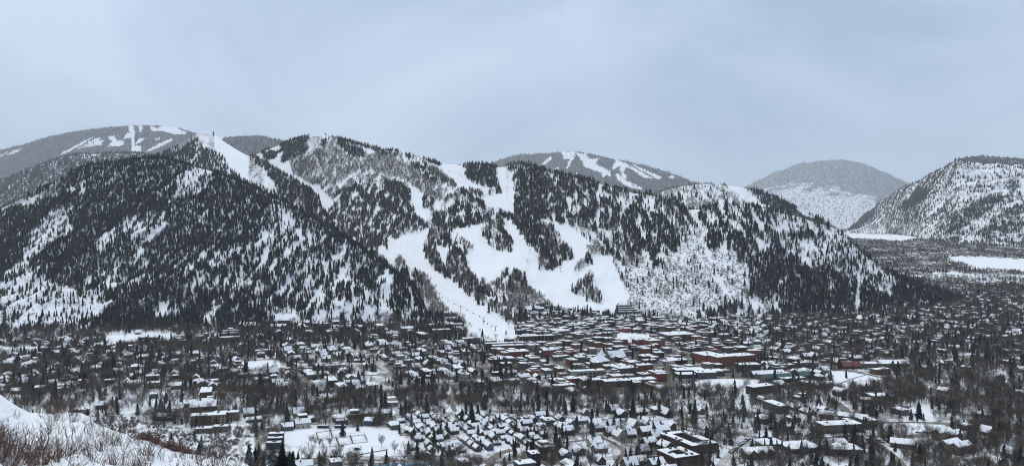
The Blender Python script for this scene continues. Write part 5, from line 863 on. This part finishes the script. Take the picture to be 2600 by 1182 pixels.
for c in cand:
    _, kn, key, forms, loc, rot, sc_, px, py = c; cnt[kn] = cnt.get(kn, 0) + 1; wl = CW[kn][rng.integers(len(CW[kn]))] if kn in CW else WN[rng.choice(len(WN), p=WP)]
    if cnt[kn] <= 298:
        size = 'large ' if sc_ > .94 else ('small ' if sc_ < .8 else '')
        place(kn, key, forms[key][0], loc, rot, (sc_ * rng.uniform(.65, 1.1), sc_ * rng.uniform(.65, 1.05), sc_ * rng.uniform(.8, 1.25)) if kn == 'commercial_building' else sc_, wl, f"{size}{wl} {key} {CAT[kn]} {zone(px, py)}", CAT[kn], GRP[kn], nwin=(10 if loc[1] < 1300 else 5))
    else: LEFT.append((key, forms[key][0], loc, rot, sc_, wl))
print('buildings', cnt, 'joined', len(LEFT))
# the remaining small far houses: one mass of real houses
def join_far(items):
    keys = []; V = []; Fs = []; MI = []; n = 0
    for key, form, loc, rot, sc_, wl in items:
        c, s = math.cos(rot) * sc_, math.sin(rot) * sc_
        flat = [(p[1], 'wall ' + wl if p[2] == 'WALL' else p[2]) for p in form if p[0] not in ('window', 'door')] + [(q[1], q[2]) for p in form for q in p[3]] + [(p[1], p[2]) for p in form if p[0] == 'window'][:6]
        for m, mk in flat:
            if mk not in keys: keys.append(mk)
            V += [(x * c - y * s + loc[0], x * s + y * c + loc[1], z * sc_ + loc[2]) for x, y, z in m.v]; Fs += [tuple(n + i for i in f) for f in m.f]; MI += [keys.index(mk)] * len(m.f); n += len(m.v)
    me = bpy.data.meshes.new('distant_housing'); me.from_pydata(V, [], Fs); me.update()
    for k in keys: me.materials.append(M[k])
    me.polygons.foreach_set('material_index', np.array(MI, np.int32)); o = bpy.data.objects.new('distant_housing', me); COL.objects.link(o); tag(o, 'countless small snow-roofed houses filling the far side of town', 'houses', kind='stuff')
if LEFT: join_far(LEFT)
# ------------------------------------------------------------------ trees of the town
def town_trees(col, want):
    """plan points for bare trees (col 2) or conifers (col 3) following the districts' densities"""
    out_ = []
    n = int(3200 * 2100 / 30); Y = np.sqrt(rng.uniform(560 ** 2, 2750 ** 2, n)); px = rng.uniform(-80, 2680, n); X = (px - CX) / F * Y
    area = .5 * (2760 / F) * (2750 ** 2 - 560 ** 2); per0 = area / n; py = HY + F * CZ / Y; ok = (py < 1330); X, Y, px, py = X[ok], Y[ok], px[ok], py[ok]
    dens = np.array([DK[d][col] for d in DN], float)[DR[np.clip((py + 5 * perlin(X / 30, Y / 30, 12)).astype(int), 0, MH - 1), np.clip((px + OX + 8 * perlin(X / 30, Y / 30, 13)).astype(int), 0, MW - 1)]]
    cl = fbm(X / 45, Y / 45, 20 + col, 3); p = per0 / dens * np.clip(1 + 1.6 * cl, .05, 3)
    k = (rng.random(len(p)) < p) & ~occupied(X, Y); X, Y = X[k], Y[k]
    S = [SHEETS['forested_mountain'], SHEETS['ski_mountain']]; z = np.array([surf_z(a, b) for a, b in zip(X, Y)]); g = z < zground(Y) + 6; return np.stack([X[g], Y[g], z[g] - .2], -1)
def vtree(kindname, key, parts, mats, names, loc, h, wid, label, cat, group, tilt=.03):
    root = bpy.data.objects.new(kindname, None); COL.objects.link(root); root.location = loc; root.scale = (h * wid, h * wid, h); root.rotation_euler = (rng.normal(0, tilt), rng.normal(0, tilt), rng.uniform(0, 6.28)); tag(root, label, cat, group)
    for nm, p, m_ in zip(names, parts, mats):
        if (key, nm) not in MESHC: MESHC[(key, nm)] = p.mesh(nm, [m_])
        o = bpy.data.objects.new(nm, MESHC[(key, nm)]); COL.objects.link(o); o.parent = root
# fuller forms for the trees that show largest
CON_N = [conifer(R_, t_, s_, rr_, b_) for t_, s_, rr_, b_ in ((15, 9, .15, .04), (14, 10, .19, .03), (16, 8, .12, .05), (13, 9, .21, .05))]
CADJ = ['slender', 'broad', 'narrow', 'bushy']
BARE_N = [bare(R_, .34, 620, 11, tw=.0036), bare(R_, .25, 560, 10, tw=.0036, vase=.9), bare(R_, .42, 680, 12, tw=.0036, vase=.2)]
BADJ = ['rounded', 'upright', 'wide-spreading']
pc = town_trees(3, 0); hc = np.clip(12 * np.exp(rng.normal(0, .28, len(pc))), 6, 24)
px_, py_ = proj(pc); seen = (px_ > -10) & (px_ < 2610) & (py_ < 1195); order = np.argsort(-(hc / pc[:, 1]) * seen); near = order[:298]; rest = order[298:]
for i in near:
    k = rng.integers(4); szw = 'tall' if hc[i] > 17 else ('short' if hc[i] < 12 else 'mid-sized')
    vtree('spruce_tree', 'spruce%d' % k, CON_N[k], (M['spruce_trunk'], M['spruce']), ('trunk', 'crown'), pc[i], hc[i], rng.uniform(.95, 1.35), f"{szw} {CADJ[k]} dark spruce {zone(px_[i], py_[i])}", 'tree', 'spruces standing in the town')
scatter('town_spruces', pc[rest], hc[rest], rng.uniform(.95, 1.4, len(rest)), T_CON, 'dark spruces scattered thickly through the far town', 'spruces')
pb = town_trees(2, 0); hb = np.clip(9.2 * np.exp(rng.normal(0, .25, len(pb))), 5, 19)
# solitary park trees the photograph shows clearly
solo = [(968, 1133, 12, 2), (1002, 1150, 11, 0), (838, 1138, 11, 1), (790, 1130, 10, 1), (800, 1133, 11, 0), (812, 1136, 9, 1), (826, 1160, 9, 0), (786, 1172, 8, 2), (1770, 1000, 15, 0), (1788, 1002, 15, 1), (1805, 998, 13, 0), (1824, 1000, 15, 2), (1840, 1001, 12, 0), (1895, 992, 17, 2), (1755, 985, 12, 0)]
ps = np.array([on_ground(a, b) for a, b, _, _ in solo]); 
pxb, pyb = proj(pb); seen = (pxb > -10) & (pxb < 2610) & (pyb < 1195); order = np.argsort(-(hb / pb[:, 1]) * seen); near = order[:280]; rest = order[280:]
for (a, b, h, k), p in zip(solo, ps): vtree('bare_tree', 'bare%d' % k, BARE_N[k], (M['bare_trunk'], M['bare_twig']), ('trunk', 'crown'), p, h, 1.0, f"solitary {BADJ[k]} leafless tree {'by the tennis courts' if a < 1200 else 'at the edge of the snow-covered park'}, {h} metres tall", 'tree', 'solitary park trees')
for i in near:
    k = rng.integers(3); szw = 'tall' if hb[i] > 13 else ('short' if hb[i] < 9 else 'mid-sized')
    vtree('bare_tree', 'bare%d' % k, BARE_N[k], (M['bare_trunk'], M['bare_twig']), ('trunk', 'crown'), pb[i], hb[i], rng.uniform(.9, 1.35), f"{szw} {BADJ[k]} leafless tree {zone(pxb[i], pyb[i])}", 'tree', 'leafless trees of the town')
scatter('leafless_woods', pb[rest], hb[rest], rng.uniform(.9, 1.45, len(rest)), T_BARE, 'grey leafless woods along the river and through town', 'woods')
print('town trees', len(pc), len(pb))
# brush and thickets over the valley beyond the spur and on the near bank
n = 60000; Y = np.sqrt(rng.uniform(2200 ** 2, 6000 ** 2, n)); px = rng.uniform(2060, 2700, n); X = (px - CX) / F * Y; py = HY + F * (CZ - zground(Y)) / Y
kind = DR[np.clip(py.astype(int), 0, MH - 1), np.clip((px + OX).astype(int), 0, MW - 1)]; ok = (kind != DN.index('open')) & (rng.random(n) < np.clip(.38 + 1.3 * fbm(X / 120, Y / 160, 33, 3), .02, .8)); q = np.stack([X, Y, zground(Y)], -1)[ok]
scatter('valley_thicket', q, rng.uniform(4, 11, len(q)), rng.uniform(1.0, 1.7, len(q)), T_BARE, 'brown leafless thickets across the far valley floor', 'thicket')
n = 9000; Y = np.sqrt(rng.uniform(2200 ** 2, 5600 ** 2, n)); px = rng.uniform(2080, 2700, n); X = (px - CX) / F * Y; py = HY + F * (CZ - zground(Y)) / Y; kind = DR[np.clip(py.astype(int), 0, MH - 1), np.clip((px + OX).astype(int), 0, MW - 1)]; ok = (kind == DN.index('valley')) & (fbm(X / 150, Y / 260, 57, 3) > .18); q = np.stack([X, Y, zground(Y)], -1)[ok]
scatter('valley_spruces', q, rng.uniform(8, 17, len(q)), rng.uniform(1, 1.5, len(q)), T_FAR, 'belts of dark spruce across the far valley floor', 'spruces')
n = 16000; Y = np.sqrt(rng.uniform(480 ** 2, 900 ** 2, n)); px = rng.uniform(-60, 700, n); X = (px - CX) / F * Y; py = HY + F * CZ / Y
kind = DR[np.clip(py.astype(int), 0, MH - 1), np.clip((px + OX).astype(int), 0, MW - 1)]; ok = (kind == DN.index('brushy')) & ~occupied(X, Y) & (fbm(X / 25, Y / 25, 44, 3) > -.25); q = np.stack([X, Y, 0 * Y], -1)[ok]
scatter('bank_brush', q, rng.uniform(1.2, 2.8, len(q)), rng.uniform(.7, 1.2, len(q)), T_BRU, 'low leafless brush on the snowy near bank', 'brush')
# ------------------------------------------------------------------ scrub on the hillside in front
def shrub(r, stems, tw, lean, twig=5, leafy=0):
    st, tg = MB(), MB(); lf = MB()
    for i in range(stems):
        a = r.uniform(0, 6.28); p = Vector((math.cos(a), math.sin(a), 0)) * r.uniform(0, .16); d = Vector((math.cos(a) * r.uniform(.1, .7) + lean, math.sin(a) * r.uniform(.1, .7), 1)).normalized(); w = tw * r.uniform(.7, 1.2); L_ = r.uniform(.55, 1.0); n_ = 5
        for k in range(n_):
            q = p + d * L_ / n_; st.prism(tuple(p), tuple(q), w * (1 - k / n_ * .75), w * (1 - (k + 1) / n_ * .75), 3)
            if k >= 1:
                for _ in range(twig):
                    dd = (d + Vector((r.gauss(0, .8), r.gauss(0, .8), r.gauss(.2, .4)))).normalized(); e = q + dd * r.uniform(.08, .26); sd_ = dd.cross(Vector((r.gauss(0, 1), r.gauss(0, 1), r.gauss(0, 1)))).normalized(); tg.strip(q, e, w * .42, w * .2, sd_)
                    if leafy:
                        for _ in range(leafy): c = q + (e - q) * r.uniform(.3, 1.1); s2 = sd_ * .022; u2 = dd * .03; b = len(lf.v); lf.v += [tuple(c - s2), tuple(c + u2), tuple(c + s2), tuple(c - u2)]; lf.f.append((b, b + 1, b + 2, b + 3)); lf.m.append(0)
            p = q; d = (d + Vector((r.gauss(0, .3), r.gauss(0, .3), r.gauss(.06, .15)))).normalized()
    return (st, tg, lf) if leafy else (st, tg)
SHR = [shrub(R_, 6, .016, .10, 2), shrub(R_, 8, .013, -.05, 2), shrub(R_, 4, .019, .2, 2), shrub(R_, 9, .011, .0, 2)]; SADJ = ['crooked', 'many-stemmed', 'leaning', 'twiggy low']
SHL = [shrub(R_, 10, .014, .05, 4, 2), shrub(R_, 12, .012, -.05, 4, 2)]
HS = SHEETS['hillside']; HP, HT, Hxs = HS['P'], HS['T'], HS['xs']
def hill_at(px, t_):
    i = int(np.argmin(abs(HT[:, 0] - t_))); return tuple(np.array([np.interp(px, Hxs, HP[i, :, c]) for c in range(3)]))
ns = 0; tries = 0
while ns < 285 and tries < 12000:
    tries += 1; px = rng.uniform(-40, 660); t_ = rng.uniform(.5, 1.0); p = hill_at(px, t_); py = HY + F * (CZ - p[2]) / p[1]
    if py > 1230: continue
    ry_ = float(interp(ridgeH, px)); dep = py - ry_
    clear = px < 130 and dep < 70 - px * .2                                # the open snow cap at the corner
    pr = .04 if clear else (.85 if (px < 150 and py > 1110) else .5)
    pr *= np.clip(.6 + 1.5 * float(perlin(p[0] / 6, p[1] / 6, 90)), .12, 1.2)
    if rng.random() > pr: continue
    dense = px < 190 and py > 1095; k = rng.integers(4); h = rng.uniform(1.3, 2.4) * (1.25 if dense else 1.0); ns += 1
    vtree('scrub_oak', 'shrub%d' % k, SHR[k], (M['oak_twig'], M['oak_twig']), ('stems', 'twigs'), (p[0], p[1], p[2] - .1), h, rng.uniform(.8, 1.25) * (1.15 if dense else 1), f"{'big' if h > 2.2 else ('knee-high' if h < 1.6 else 'waist-high')} {SADJ[k]} leafless scrub oak {'in the dense thicket at the foot of' if dense else ('just below the crest of' if dep < 22 else ('under the open snow cap of' if px < 160 else ('halfway along' if px < 330 else ('below the rust shrubs on' if px < 500 else 'beside the young pines on'))))} the hillside", 'shrub', 'scrub oaks on the hillside', .08)
for j in range(34):
    px = 355 + j * 4.0 + rng.normal(0, 5); p = hill_at(px, rng.uniform(1.0, 1.012)); k = j % 2; h = rng.uniform(1.0, 1.9)
    vtree('rust_shrub', 'rust%d' % k, SHL[k], (M['oak_twig'], M['oak_twig'], M['rust_leaf']), ('stems', 'twigs', 'leaves'), (p[0], p[1], p[2] - .25), h, rng.uniform(1.1, 1.6), f"{'tall' if h > 1.5 else 'low'} {'loose' if k else 'round'} rust-leaved shrub along the crest of the hillside", 'shrub', 'rust-leaved shrubs on the crest', .08)
for (px, t_, h, k, lb) in ((632, 1.0, 3.0, 1, 'young bushy pine at the lower end of the hillside crest'), (650, 1.01, 3.8, 0, 'slim young pine beside the bushy one on the crest'), (668, 1.004, 2.6, 3, 'short wide young pine between two taller ones on the crest'), (692, 1.0, 4.0, 3, 'tallest young pine on the hillside crest'), (716, 1.0, 4.4, 1, 'young pine at the road end of the hillside crest'), (742, 1.0, 3.9, 0, 'slim pine farthest down the hillside crest')):
    p = hill_at(px, t_); vtree('pine_tree', 'spruce%d' % k, CON_N[k], (M['spruce_trunk'], M['spruce']), ('trunk', 'crown'), (p[0], p[1], p[2] - .2), h, 1.5, lb, 'tree', 'young pines on the crest')
# ------------------------------------------------------------------ tennis court fences
def fence(corners, label):
    P = [np.array(on_ground(640 + a / 6.435, 1000 + b / 6.435)) for a, b in corners]; c0 = sum(P) / 4; root = bpy.data.objects.new('tennis_fence', None); COL.objects.link(root); root.location = tuple(c0); tag(root, label, 'fence', 'fences round the tennis courts')
    def add(nm, m): o = bpy.data.objects.new(nm, m.mesh(nm, [M['steel']])); COL.objects.link(o); o.parent = root
    for i in range(4):
        a, b = P[i] - c0, P[(i + 1) % 4] - c0; d = (b - a) / np.linalg.norm(b - a); n_ = int(np.linalg.norm(b - a) / 3.2) + 1
        for k in range(n_): q = a + (b - a) * k / n_; m_ = MB(); m_.prism((q[0], q[1], 0), (q[0], q[1], 3.0), .05, .05, 5); add('post', m_)
        for z, r in ((2.95, .06), (1.5, .04), (.15, .06)): m_ = MB(); m_.prism((a[0], a[1], z), (b[0], b[1], z), r, r, 4); add('rail', m_)
        if True: wz = 1.5 if i in (1, 3) else .45; m_ = MB(); e = Vector((-d[1], d[0], 0)) * .02; m_.v += [tuple(Vector(a) + e + Vector((0, 0, .2))), tuple(Vector(b) + e + Vector((0, 0, .2))), tuple(Vector(b) + e + Vector((0, 0, wz))), tuple(Vector(a) + e + Vector((0, 0, wz)))]; m_.v += [tuple(Vector(v) - 2 * e) for v in m_.v[:4]]; m_.f += [(0, 1, 2, 3), (7, 6, 5, 4), (3, 2, 6, 7), (0, 4, 5, 1)]; m_.m += [0] * 4; add('windscreen', m_)
for cs, lb in (([(1045, 630), (1275, 595), (1305, 710), (1080, 740)], 'dark fence of the tennis court beside the first shelter'), ([(1283, 594), (1490, 570), (1535, 680), (1313, 709)], 'dark fence of the tennis court beside the second shelter'), ([(1130, 755), (1365, 725), (1415, 840), (1170, 868)], 'dark fence of the tennis court next to the clump of bare trees'), ([(1374, 724), (1595, 690), (1640, 806), (1424, 839)], 'dark fence of the middle tennis court in the row of three'), ([(1604, 690), (1830, 662), (1885, 780), (1650, 805)], 'dark fence of the tennis court nearest the blue house')): fence(cs, lb)
# ------------------------------------------------------------------ parked cars
for k, c in {'black': (.012, .012, .013), 'silver': (.32, .33, .34), 'white': (.6, .6, .6), 'navy': (.02, .03, .07), 'red': (.22, .02, .02), 'grey': (.10, .105, .11)}.items(): mat('paint ' + k, c, .3, spec=.5)
mat('tyre', (.015, .015, .015), .9)
def extr(prof, w):
    m_ = MB(); n_ = len(prof); m_.v += [(x, -w / 2, z) for x, z in prof] + [(x, w / 2, z) for x, z in prof]; m_.f += [tuple(range(n_)), tuple(range(2 * n_ - 1, n_ - 1, -1))] + [(i, n_ + i, n_ + (i + 1) % n_, (i + 1) % n_) for i in range(n_)]; m_.m += [0] * (n_ + 2); return m_
CARF = {'suv': [(-2.2, .35), (2.2, .35), (2.25, .8), (2.1, 1.0), (1.1, 1.1), (-2.2, 1.12), (-2.3, .7)], 'car': [(-2.2, .3), (2.2, .3), (2.25, .65), (1.9, .85), (1.0, .95), (-2.1, .98), (-2.25, .6)]}
CABF = {'suv': [(1.1, 1.1), (.5, 1.72), (-2.0, 1.75), (-2.2, 1.12)], 'car': [(.95, .95), (.2, 1.42), (-1.1, 1.42), (-1.8, .98)]}
def car(px, py, rot, kind, paint, label):
    X_, Y_, Z_ = on_ground(px, py); root = bpy.data.objects.new('parked_car', None); COL.objects.link(root); root.location = (X_, Y_, Z_ + .12); root.rotation_euler = (0, 0, rot); tag(root, label, 'car', 'cars parked in the snow')
    def add(nm, key, mk, mt, loc=(0, 0, 0), ov=None):
        if key not in MESHC: MESHC[key] = mk().mesh(nm, [mt])
        o = bpy.data.objects.new(nm, MESHC[key]); COL.objects.link(o); o.parent = root; o.location = loc
        if ov: o.material_slots[0].link = 'OBJECT'; o.material_slots[0].material = ov
    add('body', kind + 'b', lambda: extr(CARF[kind], 1.85), M['paint grey'], ov=M['paint ' + paint]); add('cabin', kind + 'c', lambda: extr(CABF[kind], 1.6), M['glass'])
    tz = 1.75 if kind == 'suv' else 1.42; add('roof', kind + 'r', lambda: bx(-1.9 if kind == 'suv' else -1.05, .45 if kind == 'suv' else .15, -.78, .78, tz, tz + .12), M['roof_snow'])
    def wheel(): w_ = MB(); w_.prism((0, -.11, 0), (0, .11, 0), .34, .34, 10); w_.f.append(tuple(range(9, -1, -1))); w_.f.append(tuple(range(10, 20))); w_.m += [0, 0]; return w_
    for sx in (-1.35, 1.35):
        for sy in (-.85, .85): add('wheel', 'wheel', wheel, M['tyre'], (sx, sy, .34))
cars = []
for k in range(13): cars.append((1854 + k * 3.9, 1149 - k * 2.9, TH + 1.9, 'by the maroon courtyard apartments'))
for k in range(7): cars.append((1884 + (k % 2) * 3, 1160 + k * 2.4, TH, 'beside the snow-packed drive'))
for k in range(6): cars.append((844 + k * 5.2, 1160 + (k % 2), .1, 'on the road below the tennis courts'))
for k in range(5): cars.append((895 + k * 5, 1176, .1, 'behind the blue metal garages'))
for k in range(9): cars.append((2012 + k * 9.5, 1108 - (k % 3) * 3, .3, 'in the lot behind the hip-roofed office'))
for k in range(7): cars.append((2212 + k * 9, 1118 + (k % 2) * 5, 2.2, 'near the road junction by the offices'))
for k in range(8): cars.append((2330 + k * 9, 1098 + (k % 2) * 2, .2, 'along the turning circle'))
for k in range(12): cars.append((1955 + k * 10, 978 + (k % 3) * 4, .25, 'in the car park of the green-roofed shops'))
for k in range(4): cars.append((1642 + k * 8, 1164 - k * 1.5, .3, 'on the lane by the courtyard apartments'))
for i, (a, b, r_, z_) in enumerate(cars):
    kd = 'suv' if rng.random() < .6 else 'car'; pt = list(('black', 'silver', 'white', 'navy', 'red', 'grey'))[rng.integers(6)]; car(a, b, r_ + rng.normal(0, .06), kd, pt, f"{pt} {'sport utility vehicle' if kd == 'suv' else 'saloon car'} with snowy roof parked {z_}")
# ------------------------------------------------------------------ gondola
def lift(pxs, cab, nm):
    tops = []
    for i, (a, b, hpx) in enumerate(pxs):
        X_, Y_, Z_ = locate(a, b); h = hpx * Y_ / F; root = bpy.data.objects.new('lift_tower', None); COL.objects.link(root); root.location = (X_, Y_, Z_); root.rotation_euler = (0, 0, math.radians(20)); tag(root, f"grey steel lift tower {nm}, tower {['lowest', 'second', 'third', 'fourth', 'fifth', 'sixth', 'seventh'][i]} up the slope", 'lift tower', 'lift towers')
        def add(n_, m_): o = bpy.data.objects.new(n_, m_.mesh(n_, [M['steel']])); COL.objects.link(o); o.parent = root
        m_ = MB(); m_.prism((0, 0, -2), (0, 0, h), .75, .5, 8); add('pole', m_); m_ = MB(); m_.box(-3.6, 3.6, -.3, .3, h - .3, h + .3); add('crossarm', m_)
        for sx in (-3.2, 3.2): m_ = MB(); m_.box(sx - .25, sx + .25, -1.8, 1.8, h + .3, h + .75); add('sheave_train', m_)
        tops.append((np.array((X_, Y_, Z_ + h + .6)), root))
    c, s = math.cos(math.radians(20)), math.sin(math.radians(20))
    for sx in (-3.2, 3.2):
        m_ = MB()
        for (p, _), (q, _) in zip(tops, tops[1:]):
            prev = None
            for t_ in np.linspace(0, 1, 9):
                v = p + (q - p) * t_ + np.array((c * sx, s * sx, -6 * t_ * (1 - t_)))
                if prev is not None: m_.prism(tuple(prev), tuple(v), .09, .09, 4)
                prev = v
        o = bpy.data.objects.new('lift_cable', m_.mesh('lift_cable', [M['steel']])); COL.objects.link(o); tag(o, f"steel haul cable {'going up' if sx > 0 else 'coming down'} {nm}", 'cable', 'lift cables')
    if cab:
        k = 0
        for j, ((p, _), (q, _)) in enumerate(zip(tops, tops[1:])):
            for t_ in (.22, .5, .78):
                for sx in (-3.2, 3.2):
                    if (k * 7 + j) % 2: k += 1; continue
                    k += 1; v = p + (q - p) * t_ + np.array((c * sx, s * sx, -6 * t_ * (1 - t_))); root = bpy.data.objects.new('gondola_cabin', None); COL.objects.link(root); root.location = tuple(v); tag(root, f"dark gondola cabin hanging {'midway' if t_ == .5 else ('just above' if t_ < .4 else 'just below')} {'the' if t_ != .5 else 'past the'} {['lowest', 'second', 'third', 'fourth', 'fifth', 'sixth'][j + (1 if t_ > .6 else 0)]} lift tower, {'uphill' if sx > 0 else 'downhill'} cable", 'gondola', 'gondola cabins')
                    m_ = MB(); m_.prism((0, 0, 0), (0, 0, -1.6), .08, .08, 5); o = bpy.data.objects.new('hanger', m_.mesh('hanger', [M['steel']])); COL.objects.link(o); o.parent = root
                    m_ = extr([(-.9, -3.6), (.9, -3.6), (1.15, -2.7), (.8, -1.6), (-.8, -1.6), (-1.15, -2.7)], 1.9); o = bpy.data.objects.new('cabin', m_.mesh('cabin', [M['paint black']])); COL.objects.link(o); o.parent = root
                    m_ = bx(-1.0, 1.0, -.98, .98, -2.9, -2.0); o = bpy.data.objects.new('window', m_.mesh('window', [M['glass']])); COL.objects.link(o); o.parent = root
lift([(1258, 840, 12), (1227, 820, 14), (1170, 798, 22), (1115, 757, 14), (1150 - 90, 700, 10)], True, 'of the gondola line')
lift([(1424, 690, 10), (1375, 690 - 20, 9), (1340, 666, 8), (1335 + 11, 640, 8)], False, 'on the wide lower run')
lift([(1142, 440, 7), (1170, 448, 8)], False, 'on the high run below the skyline')
forests()
# ------------------------------------------------------------------ haze
hz = MB(); hz.box(-36000, 36000, -1500, 36000, -90, 3200); m = bpy.data.materials.new('haze'); m.use_nodes = True; m.node_tree.nodes.clear()
o_ = m.node_tree.nodes.new('ShaderNodeOutputMaterial'); pv = m.node_tree.nodes.new('ShaderNodeVolumePrincipled')
pv.inputs['Color'].default_value = (.93, .96, 1.0, 1); pv.inputs['Density'].default_value = 2.4e-5; pv.inputs['Anisotropy'].default_value = .0
m.node_tree.links.new(pv.outputs[0], o_.inputs['Volume'])
ho = bpy.data.objects.new('haze', hz.mesh('haze', [m])); COL.objects.link(ho); tag(ho, 'thin pale winter haze filling the whole valley', 'haze', kind='stuff')
